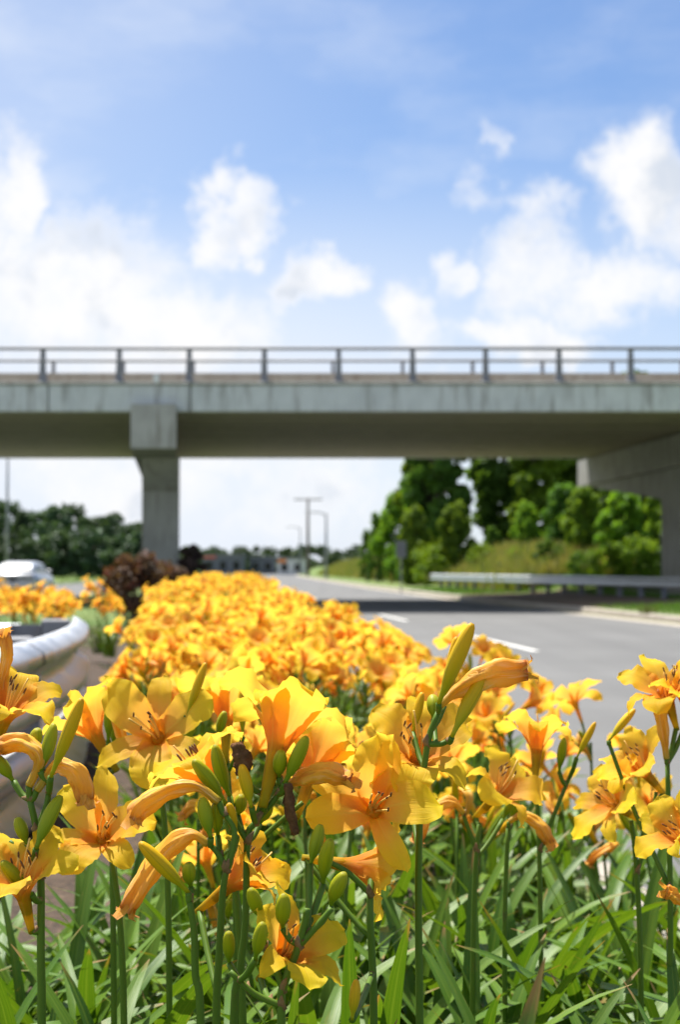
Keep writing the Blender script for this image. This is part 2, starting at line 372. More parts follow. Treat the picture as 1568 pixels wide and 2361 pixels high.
Ds = [-30, -15, -5, 0, 4, 8, 12, 16, 20, 24, 28, 31] + list(range(34, 100, 3)) + [104, 112, 122, 135, 150, 170, 195, 225, 260, 310, 370, 440, 540, 700, 1000, 1800, 3500]
offs = [-3000, -1200, -600, -350, -220, -150, -110, -85, -70, -60, -52, -46, -41, -37, -34, -31, -29, -27, -25, -24, -RW-MW-RW2-.15, -RW-MW-RW2+.03, -RW-MW-.06, -RW-MW+.08, -12, -10.5, -RW-.16, -RW-.04, -4.3, -.03, .05, .14, 1, 2, 3, 4, 5, 6, 7, 8, 9.5, 11, 13, 16, 20, 25, 32, 40, 55, 80, 130, 220, 400, 800, 1600, 3000]
V = []; F = []
for D in Ds:
    for o in offs:
        x = K(D)+o; z = terrain(x, D)
        if D > 1500 or abs(o) > 500: z = min(z, .12)
        V.append((x, D, z))
nc = len(offs)
for i in range(len(Ds)-1):
    for j in range(nc-1): F.append((i*nc+j, i*nc+j+1, (i+1)*nc+j+1, (i+1)*nc+j))
struct(ob('ground', mk('ground', V, F, 'grass')))
def strip(name, o0, o1, z, D0, D1, mt, step=2.0, both=False):
    V = []; F = []; n_ = max(2, int((D1-D0)/step)); 
    for i in range(n_+1):
        D = D0 + (D1-D0)*i/n_; V += [(K(D)+o0, D, z), (K(D)+o1, D, z)]
    for i in range(n_): F.append((2*i, 2*i+1, 2*i+3, 2*i+2))
    return ob(name, mk(name, V, F, mt))
struct(strip('road', -RW, 0, 0.0, -25, 900, 'asphalt', 6))
struct(strip('opposite_road', -RW-MW-RW2, -RW-MW, 0.0, -25, 900, 'asphalt', 6))
# concrete gutter + kerbs, in cast lengths of about 3 m near, long runs far off
def kerb_run(name, off, side, D0, D1):
    root = ob(name, None, loc=(K(D0)+off, D0, 0)); struct(root); base = root.location.copy()
    D = D0
    while D < D1:
        L = 3.0 if D < 75 else 40.0; D2 = min(D+L, D1); g = .012 if D < 75 else 0
        prof = [(0, -.05), (0, .10), (.03, .15), (.17, .15), (.17, -.05)]
        V = []; F = []; ks = 2 if D < 75 else 8
        for i in range(ks+1):
            d = D + g + (D2-D-2*g)*i/ks
            for (px, pz) in prof: V.append((K(d)+off+side*px-base.x, d-base.y, pz))
        m_ = len(prof)
        for i in range(ks):
            for j in range(m_-1): F.append((i*m_+j, i*m_+j+1, (i+1)*m_+j+1, (i+1)*m_+j))
        F.append(tuple(range(m_))); F.append(tuple(ks*m_+j for j in range(m_-1, -1, -1)))
        ob('kerb_stone', mk('kerb_stone', V, F, 'kerb', smooth=False), root); D = D2
    return root
kerb_run('kerb', 0, 1, 14, 420)
kerb_run('median_kerb', -RW, -1, 1.0, 420)
kerb_run('opposite_kerb', -RW-MW, 1, 4, 300)
struct(strip('gutter', -.5, -.004, .004, 10, 300, 'kerb', 3))
# painted lane dashes
for k in range(-1, 9):
    D0 = 20.6 + k*12.2
    if D0 < 15: continue
    V = []; 
    for i in range(5):
        D = D0 + 4.6*i/4; xx = K(D) - 5.28; V += [(xx-.055, D, .004), (xx+.055, D, .004)]
    F = [(2*i, 2*i+1, 2*i+3, 2*i+2) for i in range(4)]
    struct(ob('lane_marking', mk('lane_marking', V, F, 'paint')))
# bare soil under the bridge beyond the right kerb
V = []; F = []; nx, ny = 16, 20
for j in range(ny+1):
    D = 38 + 20*j/ny
    for i in range(nx+1):
        o = .22 + (3.9+.5*sin(j*1.7))*i/nx; x = K(D)+o
        V.append((x, D, terrain(x, D)+.035*min(1, 3*min(i, nx-i)/nx, 3*min(j, ny-j)/ny) + .004))
for j in range(ny):
    for i in range(nx): a = j*(nx+1)+i; F.append((a, a+1, a+nx+2, a+nx+1))
struct(ob('bare_ground', mk('bare_ground', V, F, 'soil')))

# ------------------------------------------------------------------ bridge
DN, DF, SK = 41.0, 58.0, 0.106
ZS = EYE + (HOR-948)/FPX*DN           # soffit
def ZN(py, D=DN): return EYE + (HOR-py)/FPX*D
def XN(px, D=DN): return (px-CX0)/FPX*D
br = thing('road_bridge', 'grey concrete overpass with steel railing crossing above the road', 'bridge', (3, 49, 0))
B0 = br.location
def bpart(name, mb, mt, parent=None, smooth=False):
    me = mb.mesh(name, mt, smooth, False); o = ob(name, me, parent or br)
    if parent is None: me.transform(Matrix.Translation(-B0))
    return o
XL, XR = -34.0, 38.0
z_f0, z_f1 = ZS, ZN(886)              # fascia
cuts = [XL, XN(-420), XN(108), XN(437), XN(1180) + 9, XR]
cuts = [XL, -14.5, XN(108), XN(437), 11.5, XR]
for i in range(len(cuts)-1):
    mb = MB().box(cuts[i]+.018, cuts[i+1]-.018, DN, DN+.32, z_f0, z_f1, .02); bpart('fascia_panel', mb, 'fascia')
mb = MB().box(XL, XR, DN-.05, DN+.48, z_f1+.002, ZN(879), .015); bpart('coping', mb, 'conc')
nb = 13; bw = (DF-DN-.34)/nb
for i in range(nb):
    y0 = DN+.33 + i*bw
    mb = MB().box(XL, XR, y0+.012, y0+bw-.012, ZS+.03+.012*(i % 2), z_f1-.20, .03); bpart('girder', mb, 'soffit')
mb = MB().box(XL, XR, DN+.33, DF+.02, z_f1-.195, z_f1-.02); bpart('deck_slab', mb, 'conc')
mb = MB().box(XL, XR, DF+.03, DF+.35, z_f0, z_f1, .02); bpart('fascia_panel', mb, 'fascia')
# traffic parapet set back behind the footway
DP = DN + 1.9
mb = MB().box(XL, XR, DP, DP+.3, z_f1-.01, ZN(858, DP), .02); bpart('parapet', mb, 'parapet')
mb = MB().box(XL, XR, DN+.5, DP, z_f1-.015, z_f1+.05); bpart('footway', mb, 'conc')
tr = MB().tube([(XL, DP+.1, ZN(829, DP)), (XR, DP+.1, ZN(829, DP))], .045, 8); bpart('traffic_rail', tr, 'rail', smooth=True)
z0p = ZN(858, DP)
pm = MB().box(-.05, .05, -.06, .06, 0, ZN(829, DP)-z0p, .01).mesh('rail_post', 'rail', False, False)
xs = XN(118, DP); 
for k in range(-13, 18):
    ob('rail_post', pm, br, loc=Vector((xs+k*1.99, DP+.1, z0p-.005))-B0)
# outer railing: tapered posts, two tubular rails
zt = ZN(800); zb = ZN(880)
V = []; 
for (z, wx, y0, y1) in ((0, .115, -.10, .12), (.25*(zt-zb), .085, -.05, .10), ((zt-zb), .06, -.01, .10)):
    V += [(-wx, y0, z), (wx, y0, z), (wx, y1, z), (-wx, y1, z)]
F = [(0, 3, 2, 1), (8, 9, 10, 11)] + [(k*4+i, k*4+(i+1) % 4, k*4+4+(i+1) % 4, k*4+4+i) for k in range(2) for i in range(4)]
postm = mk('baluster', V, F, 'rail', smooth=False)
basem = MB().box(-.17, .17, -.13, .17, 0, .03, .006).mesh('base_plate', 'rail', False, False)
px_posts = [92, 270, 433, 608, 781, 953, 1123, 1294, 1461]
xsn = [XN(p) for p in px_posts]; 
while xsn[0] > XL+2.2: xsn.insert(0, xsn[0]-2.01)
while xsn[-1] < XR-2.2: xsn.append(xsn[-1]+2.0)
for x in xsn:
    po = ob('railing_post', postm, br, loc=Vector((x, DN+.14, zb+.002))-B0); ob('base_plate', basem, po, loc=(0, 0, 0))
for py, r_ in ((800, .05), (829, .04)):
    tr = MB().tube([(XL, DN+.12, ZN(py)), (XR, DN+.12, ZN(py))], r_, 8); bpart('railing_rail', tr, 'rail', smooth=True)
wm = MB().box(XN(352), XN(365), DN-.06, DN+.0, ZN(882), ZN(862), .01); bpart('white_marker', wm, 'whitepaint')
# piers: hammerhead caps along the road direction, on rectangular columns
def pier(xn, label, dcol0, dcol1, ground_z, grp='bridge piers'):
    r_ = thing('bridge_pier', label, 'pier', (xn-SK*7, DN+7, 0), grp); b = r_.location
    def pt(o, d, z): return Vector((xn+o-SK*(d-DN), d, z)) - b
    hw = .615
    ze = ZS-.02; d0, d1 = DN-.30, DF+1.6
    prof = [(d0, ZN(1035, DN)), (d1, ZN(1035, DN))]
    V = []; F = []
    top = [(d0, ZN(930, DN-.3)), (DN-.012, ZN(930, DN-.3)), (DN-.010, ze), (d1, ze)]
    ring = prof + top[::-1]; k = len(ring)
    for o in (-hw, hw): V += [pt(o, d, z) for d, z in ring]
    F = [(i, (i+1) % k, k+(i+1) % k, k+i) for i in range(k)] + [tuple(range(k-1, -1, -1)), tuple(range(k, 2*k))]
    ob('pier_cap', mk('pier_cap', V, F, 'conc', smooth=False), r_)
    cw = .56; V = []; c = .05; zc = ZN(1035, DN); xo = .15
    sec2 = [(dcol0-1.0, zc), (d1-.35, zc), (dcol1+.02, ZS-1.95), (dcol0-.02, ZS-1.95)]
    V = [pt(o+xo, d, z) for o in (-cw+.004, cw-.004) for d, z in sec2]
    ob('haunch', mk('haunch', V, [(0, 1, 2, 3), (7, 6, 5, 4)] + [(i, 4+i, 4+(i+1) % 4, (i+1) % 4) for i in range(4)], 'conc', smooth=False), r_); V = []
    sec = [(-cw+c, dcol0), (cw-c, dcol0), (cw, dcol0+c), (cw, dcol1-c), (cw-c, dcol1), (-cw+c, dcol1), (-cw, dcol1-c), (-cw, dcol0+c)]
    for z in (ground_z-.3, zc+.05): V += [pt(o+xo, d, z) for o, d in sec]
    F = [(i, (i+1) % 8, 8+(i+1) % 8, 8+i) for i in range(8)] + [tuple(range(7, -1, -1)), tuple(range(8, 16))]
    ob('column', mk('column', V, F, 'conc', smooth=False), r_)
pier(XN(352.5), 'grey concrete pier with square cap end in the median, left of centre', 45.2, 49.8, .12)
pier(11.95, 'shaded hammerhead concrete pier at the right edge behind the roadside guardrail', 45.6, 50.0, .3)
# ------------------------------------------------------------------ guardrails
WB = [(-.155, .0), (-.150, .022), (-.115, .075), (-.075, .078), (-.030, .012), (.0, .0), (.030, .012), (.075, .078), (.115, .075), (.150, .022), (.155, .0)]
def guardrail(name, label, path, zt, side, group, post_h, posts, soil, seg=3.8, rows=(0,)):
    """path: (x, y) points; zt: top height function; side: +1 corrugation bulges to the right of travel"""
    P = [Vector((x, y, 0)) for x, y in path]; L = [0]
    for i in range(1, len(P)): L.append(L[-1] + (P[i]-P[i-1]).length)
    def at(s):
        for i in range(1, len(P)):
            if s <= L[i] or i == len(P)-1:
                t = (s-L[i-1])/(L[i]-L[i-1]); d = (P[i]-P[i-1]).normalized(); return P[i-1].lerp(P[i], t), d
    b = P[0].copy(); r_ = thing(name, label, 'guardrail', b, group)
    for s, drop in [(s0, dz_) for dz_ in rows for s0 in [seg*i_ for i_ in range(int(L[-1]/seg)+1)] if s0 < L[-1]-.05]:
        e = min(s+seg, L[-1]); V = []; k = max(2, int((e-s)/.18)) if L[-1] < 12 else 10
        m_ = len(WB)
        for layer in (0, 1):
            for i in range(k+1):
                c, d = at(s + (e+.06-s)*i/k if e < L[-1] else s+(e-s)*i/k); nrm = Vector((d.y, -d.x, 0))*side; z = zt(c)
                for (wz, wo) in WB: V.append(c + nrm*(wo+.004-.004*layer+(.004 if int(s/seg) % 2 else 0)) + Vector((0, 0, z-drop-.155+wz)) - b)
        F = []; h = (k+1)*m_
        for i in range(k):
            for j in range(m_-1):
                a = i*m_+j; F.append((a, a+1, a+m_+1, a+m_)); F.append((h+a, h+a+m_, h+a+m_+1, h+a+1))
            for j, fl in ((0, 0), (m_-1, 1)):
                a = i*m_+j; F.append((a, a+m_, h+a+m_, h+a) if not fl else (a, h+a, h+a+m_, a+m_))
        ob('rail_beam', mk('rail_beam', V, F, 'galv'), r_)
    for s in posts:
        c, d = at(s); nrm = Vector((d.y, -d.x, 0))*side; z = zt(c); g = soil(c)
        ang = math.atan2(d.y, d.x)
        mb = MB().box(-.08, .08, -.005, .005, g-.4, z-.02).box(-.08, -.072, -.05, .05, g-.4, z-.021).box(.072, .08, -.05, .05, g-.4, z-.021)
        po = ob('post', mb.mesh('post', 'post', False, False), r_, loc=c - nrm*.24 - b, rot=(0, 0, ang+pi/2))
        bl = MB().box(-.075, .075, -.05, .05, z-.33, z+.005, .008); ob('spacer_block', bl.mesh('spacer_block', 'post', False, False), r_, loc=c-nrm*.083-b, rot=(0, 0, ang+pi/2))
        bm_ = MB().tube([(0, 0, 0), (0, 0, .022)], [.018, .016], 8); bo = ob('bolt', bm_.mesh('bolt', 'galv', True, False), r_)
        bo.matrix_local = Matrix.Translation(c + nrm*.004 + Vector((0, 0, z-.155)) - b) @ nrm.to_track_quat('Z', 'Y').to_matrix().to_4x4()
    return r_
# right roadside rail
pr = [(10.4, 35.5), (9.4, 42.0), (7.9, 52), (6.3, 62), (4.6, 76)]
guardrail('guardrail', 'long grey steel guardrail beyond the road in front of the right bank', pr, lambda c: .90-.0*c.y, -1, 'guardrails', .75,
          [.6+1.95*i for i in range(21)], lambda c: terrain(c.x, c.y), 3.9)

# ------------------------------------------------------------------ flower beds (soil)
XLt = [(0, -.75), (2, -.86), (5, -.97), (8, -1.08), (9.2, -1.32), (20, -2.15), (28, -2.6)]
XLc = [(0, -.20), (2, -.22), (3, -.30), (5, -.60), (8, -.92), (9.2, -1.15), (20, -2.15), (28, -2.6)]
XRt = [(0, .95), (2, .80), (2.6, .66), (3.6, .50), (4.5, .36), (7.5, .02), (12, -.42), (20, -1.02), (28, -1.55)]
def soilz(x, D):
    a, b = lerp_tab(XLt, D)-.3, lerp_tab(XRt, D)+.35; t = (x-a)/(b-a)
    if t < 0 or t > 1: return .13
    return .13 + (.10 + .07*sstep(4, 18, D))*min(1, 3*t, 3*(1-t)) 
V = []; F = []; nx, ny = 18, 70
for j in range(ny+1):
    D = .35 + 28.2*(j/ny)**1.6
    for i in range(nx+1):
        a, b = lerp_tab(XLt, D)-.3, lerp_tab(XRt, D)+.35; x = a+(b-a)*i/nx
        b = min(x, K(D)-RW-.19); V.append((b, D, soilz(x, D) + .025*mnoise.noise((x*5, D*5, 0))*(0 < i < nx) + .004))
for j in range(ny):
    for i in range(nx): a = j*(nx+1)+i; F.append((a, a+1, a+nx+2, a+nx+1))
struct(ob('flower_bed_soil', mk('flower_bed_soil', V, F, 'mulch')))
B2 = (-6.3, -2.0, 9.1, 16.2)
V = []; F = []; nx, ny = 16, 22
for j in range(ny+1):
    for i in range(nx+1):
        t, u = i/nx, j/ny; x = B2[0]+(B2[1]-B2[0])*t; D = B2[2]+(B2[3]-B2[2])*u
        V.append((x, D, .125 + .2*min(1, 4*t, 4*(1-t))*min(1, 4*u, 4*(1-u)) + .02*mnoise.noise((x*4, D*4, 3))*(0 < i < nx)*(0 < j < ny)))
for j in range(ny):
    for i in range(nx): a = j*(nx+1)+i; F.append((a, a+1, a+nx+2, a+nx+1))
struct(strip('median_mulch', -13.6, -9.0, .128, 2.5, 26, 'mulch', 2))
struct(ob('median_bed_soil', mk('median_bed_soil', V, F, 'mulch')))
# median guardrails on the left
guardrail('guardrail', 'large pale steel guardrail at left beside the near daylilies', bez([(-1.24, 1.6), (-1.20, 3.2), (-1.14, 5.0), (-1.22, 6.6), (-1.36, 7.7), (-1.50, 8.5)], 24) and
          [(v.x, v.y) for v in bez([(-1.24, 1.6, 0), (-1.20, 3.2, 0), (-1.14, 5.0, 0), (-1.22, 6.6, 0), (-1.36, 7.7, 0), (-1.50, 8.5, 0)], 24)],
          lambda c: .84, 1, 'guardrails', .7, [.4, 2.3, 4.2, 6.3], lambda c: .12, 3.9, (0, .37))
guardrail('guardrail', 'short weathered steel guardrail crossing the median in front of the left flower patch', [(-5.9, 8.55), (-4.2, 8.6), (-2.7, 8.7), (-1.85, 8.8)],
          lambda c: .79, 1, 'guardrails', .7, [.3, 2.1, 3.6], lambda c: .12, 3.9, (0, .37))

# ------------------------------------------------------------------ daylily organs
def tepal(r_, L, W, th_tip, phi0, nu, nv, rad0, ruff, seed, tw=0.0, th_mid=42):
    q = random.Random(seed); V = []; UV = []; F = []; r = rad0; a = 0.0; du = 1.0/nu
    f1, f2, p1, p2 = q.uniform(3.2, 4.6), q.uniform(5.5, 8), q.uniform(0, 6.3), q.uniform(0, 6.3)
    er = Vector((cos(phi0), sin(phi0), 0)); et = Vector((-sin(phi0), cos(phi0), 0)); ez = Vector((0, 0, 1))
    for i in range(nu+1):
        u = i*du
        th = R(5 + (th_mid-5)*sstep(.12, .46, u) + (th_tip-th_mid)*sstep(.52, 1.0, u)**1.15)
        if i: r += sin(th)*L*du; a += cos(th)*L*du
        t = max(0, (u-.15)/.85)
        blade = W*(t**.62)*max(0.0, 1-t**3.4)**.55*1.18 + .0022*(1-t)
        hw = max(blade, min(r*1.12, .009)*(1-sstep(.3, .6, u)))
        Rc = r*1.02 + .05*sstep(.3, .9, u)
        nrm = -er*cos(th) + ez*sin(th); base = er*r + ez*a
        for j in range(nv+1):
            v = -1 + 2*j/nv; ph = max(-1.15, min(1.15, v*hw/Rc))
            p = base + et*(Rc*sin(ph)) + nrm*(Rc*(1-cos(ph)))
            p += et*(tw*t*t*.02)
            am = ruff*t*abs(v)**2.2; side = 0 if v < 0 else 2.1
            p += nrm*(.0011*t*max(0, abs(v)-.6)*2.5*sin(70*u+p1*3+side) if nu > 20 else 0.0)
            p += nrm*(am*(sin(f1*u*6.28+p1+side) + .55*sin(f2*u*6.28+p2-side)))
            p -= nrm*(.0011*exp(-(v/.16)**2)*min(1, t*3))
            p += nrm*(tw*v*t*.006)
            V.append(p); UV.append((j/nv, u))
    for i in range(nu):
        for j in range(nv): k = i*(nv+1)+j; F.append((k, k+1, k+nv+2, k+nv+1))
    return V, F, UV
def flower_def(seed, openness=1.0, nu=16, nv=8, mid=36, pa=None, sa=None):
    q = random.Random(seed); out = []
    for k in range(3):
        out.append(('sepal', tepal(0, .088*q.uniform(.95, 1.05), .0150*q.uniform(.9, 1.1), (124+q.uniform(-16, 26))*openness, R(sa[k]) if sa else 2*pi*k/3+pi/3, nu, max(4, nv-2), 0.0046, .0013, seed*31+k, q.uniform(-1, 1), mid+3)))
    for k in range(3):
        out.append(('petal', tepal(0, .087*q.uniform(.95, 1.06), .0255*q.uniform(.92, 1.08), (112+q.uniform(-22, 26))*openness, R(pa[k]) if pa else 2*pi*k/3, nu, nv, .0034, .0033, seed*77+k, q.uniform(-1, 1), mid)))
    return out
def stamen_mesh(q, long=False):
    mb = MB(); ph = q.uniform(0, 6.28); L = .040 if not long else .056
    P = [Vector((.002*cos(ph), .002*sin(ph), .022))]
    lean = q.uniform(.10, .28); 
    for i in range(1, 8):
        t = i/7; P.append(Vector((cos(ph)*(.002+lean*L*t**1.3), sin(ph)*(.002+lean*L*t**1.3), 0.022+L*t*.82)) + Vector((.010*t*t, 0, 0)))
    mb.tube(P, [.0011]*4+[.0009]*4, 6, True, 0)
    tip = P[-1]; d = Vector((q.uniform(-.3, .3), q.uniform(-.3, .3), 1)).normalized()
    if not long: mb.tube([tip-d*.003, tip-d*.001, tip+d*.004, tip+d*.0058], [.0004, .0010, .0009, .0003], 7, True, 1)
    return mb.mesh('stamen', ['filament', 'anther'])
NEARV = []
for s_ in range(8):
    op = [1.12, .9, .92, .80, 1.0, 1.05, .95, .90][s_]
    d_ = flower_def(100+s_, op, 26, 10, [27, 33, 60, 27, 34, 44, 46, 56][s_], *(([98, 15, 193], [150, 58, 293]) if s_ == 7 else ())); q = random.Random(500+s_)
    parts = [(nm, mk(nm, g[0], g[1], 'petal', g[2])) for nm, g in d_] + [('stamen', stamen_mesh(q)) for _ in range(6)] + [('pistil', stamen_mesh(q, True))]
    NEARV.append(parts)
tubeV, tubeF, tubeU = sweep([(0, 0, -.022), (0, 0, -.012), (0, 0, 0), (0, 0, .012), (0, 0, .024)], [.0032, .0038, .0050, .0062, .0072], 10, True)
TUBE = mk('flower', tubeV, tubeF, 'petal', [(u, v*.2) for u, v in tubeU])
MIDV = []
for s_ in range(8):
    mb = MB()
    for nm, g in flower_def(300+s_, [1.0, .85, 1.12, .75, 1.05, .9, 1.15, .95][s_], 9, 4, [34, 30, 48, 28, 40, 32, 52, 36][s_]): mb.add(*g)
    mb.tube([(0, 0, -.03), (0, 0, 0), (0, 0, .02)], [.0032, .005, .007], 6, False); MIDV.append(mb.mesh('flower', 'petal'))
def bud_mesh(Lb, w, mt, n=12, k=11, bend=.0):
    prof = [(0, .30), (.08, .32), (.17, .40), (.26, .64), (.38, .88), (.52, .99), (.66, 1.0), (.79, .90), (.89, .72), (.96, .52), (1.0, .26)]
    P = [Vector((bend*Lb*t*t, 0, Lb*t)) for t, _ in prof]
    def sec(u, ph): return 1.0 + .07*abs(cos(1.5*ph))**.5*(1 if u > .2 else .3) - .05
    V, F, UV = sweep(P, [w*.5*r for _, r in prof], n, True, sec); return mk('bud', V, F, mt, UV)
BUDS = {'g': [bud_mesh(1, .20+.02*i, 'bud_g', bend=.05*i) for i in range(3)], 'y': [bud_mesh(1, .17+.015*i, 'bud_y', bend=.06*i) for i in range(3)]}
BUDLOW = {c: bud_mesh(1, .2, 'bud_'+c, 6) for c in 'gy'}
def wilt_geo(P, q, wmax=.0085, n=26):
    wmax *= .74; C_ = bez(P, 30); k = len(C_); rad = []
    for i in range(k):
        t = i/(k-1); r = .0034 + (wmax-.0034)*sstep(.12, .45, t)*(1-.35*sstep(.75, 1, t)); rad.append(r*(1+.10*sin(9*t+q.random())))
    a1, a2, tw = q.uniform(0, 6), q.uniform(0, 6), q.uniform(1.5, 3.5)
    def sec(u, ph):
        e = sstep(.1, .35, u); return 1 + e*(.30*sin(3*ph+a1+tw*u) + .22*sin(5*ph+a2-tw*1.3*u) + .15*sin(9*ph+5*u+a1)*(.6+.4*sin(14*u)) + .10*sin(24*u+2*ph))
    mb = MB(); mb.tube(C_, rad, n, True, 0, sec)
    d = (C_[-1]-C_[-3]).normalized(); sx = d.orthogonal().normalized(); sy = d.cross(sx)      # curled lobes at the mouth
    for kk in range(4):
        an = kk*1.57+q.uniform(-.4, .4); o = sx*cos(an)+sy*sin(an); b = C_[-1] - d*.006 + o*rad[-1]*.6; Lp = q.uniform(.008, .018)
        pts = [b, b+d*Lp*.5+o*.002, b+d*Lp*.9+o*.005, b+d*Lp*.8+o*.010]; wv = o.cross(d)
        V = []; UV = []
        for i, p in enumerate(pts):
            ww = [.006, .0055, .004, .001][i]; V += [p-wv*ww, p+o*.0012, p+wv*ww]; UV += [(.0, .85+.05*i), (.5, .85+.05*i), (1, .85+.05*i)]
        mb.add(V, [(3*i+j, 3*i+j+1, 3*i+j+4, 3*i+j+3) for i in range(3) for j in range(2)], UV)
    return mb
def wilt_std(q):
    b = q.uniform(.5, 1.2); L = .075
    return wilt_geo([(0, 0, -.015), (0, 0, .012), (L*.25*b, .003, .034), (L*.62*b, .004, .030), (L*.9*b, 0, .008), (L*.95*b, 0, -.018*b)], q, .0085)
WILTS = [wilt_std(random.Random(40+i)).mesh('wilted_flower', 'wilt') for i in range(4)]
def leaf_geo(L, W, lean, curve, kink=None, n=13, twist=0.0):
    """strap leaf, keeled, growing up +z and arching to +x"""
    V = []; UV = []; F = []; p = Vector((0, 0, 0)); th = lean
    for i in range(n+1):
        u = i/n
        if i:
            th += curve*(.35+1.5*u)/n
            if kink and abs(u-kink[0]) < .5/n: th += kink[1]
            p = p + Vector((sin(th), 0, cos(th)))*(L/n)
        w_ = W*.5*(.80+.2*sstep(0, .3, u))*(1-max(0, (u-.52)/.48)**2.0)**.8 + .0006
        nr = Vector((-cos(th), 0, sin(th))); ta = twist*u; sd_ = Vector((0, cos(ta), 0)) + nr*sin(ta); nn = nr*cos(ta) - Vector((0, sin(ta), 0))
        fold = (.45-.3*u)
        for v in (-1, -.5, 0, .5, 1): V.append(p + sd_*(v*w_) + nn*(abs(v)*w_*fold*.8)); UV.append((.5+.5*v, u))
    for i in range(n):
        for j in range(4): a = i*5+j; F.append((a, a+1, a+6, a+5))
    return V, F, UV
LEAVES = []; ql = random.Random(3)
for i in range(30):
    kink = (ql.uniform(.45, .8), ql.uniform(.9, 1.9)) if i % 6 == 0 else None
    g = leaf_geo(ql.uniform(.52, .70), ql.uniform(.023, .034), ql.uniform(.02, .30), ql.uniform(.3, 2.0) if not kink else ql.uniform(.1, .4), kink, 14, ql.uniform(-.7, .7))
    LEAVES.append(mk('leaf', *g[:2], 'leaf', g[2]))
DEAD = []
for i in range(4):
    g = leaf_geo(ql.uniform(.3, .45), ql.uniform(.008, .014), ql.uniform(.3, .6), ql.uniform(1.2, 2.4), None, 10, ql.uniform(-4, 4)); DEAD.append(mk('dead_leaf', *g[:2], 'deadleaf', g[2]))
def orient(p, d, spin=0.0, s=1.0):
    return Matrix.Translation(p) @ Vector(d).normalized().to_track_quat('Z', 'Y').to_matrix().to_4x4() @ Matrix.Rotation(spin, 4, 'Z') @ Matrix.Scale(s, 4)
def add_flower(root, p, d, spin, s, var):
    f = ob('flower', TUBE, root, mw=orient(p, d, spin, s))
    for nm, me in NEARV[var % len(NEARV)]: ob(nm, me, f)
    return f
def add_leaves(root, q, n_, smin=.8, smax=1.0, spread=.035, lim=None):
    a0 = q.uniform(0, 6.28)
    for k in range(n_):
        rz = a0 + (0 if k % 2 else pi) + q.gauss(0, .75); me = LEAVES[q.randrange(len(LEAVES))]
        t = q.uniform(-1, 1)*spread; o = ob('leaf', me, root, loc=(t*cos(a0), t*sin(a0), -.02), rot=(q.gauss(0, .06), q.gauss(0, .08), rz), scale=q.uniform(smin, smax))

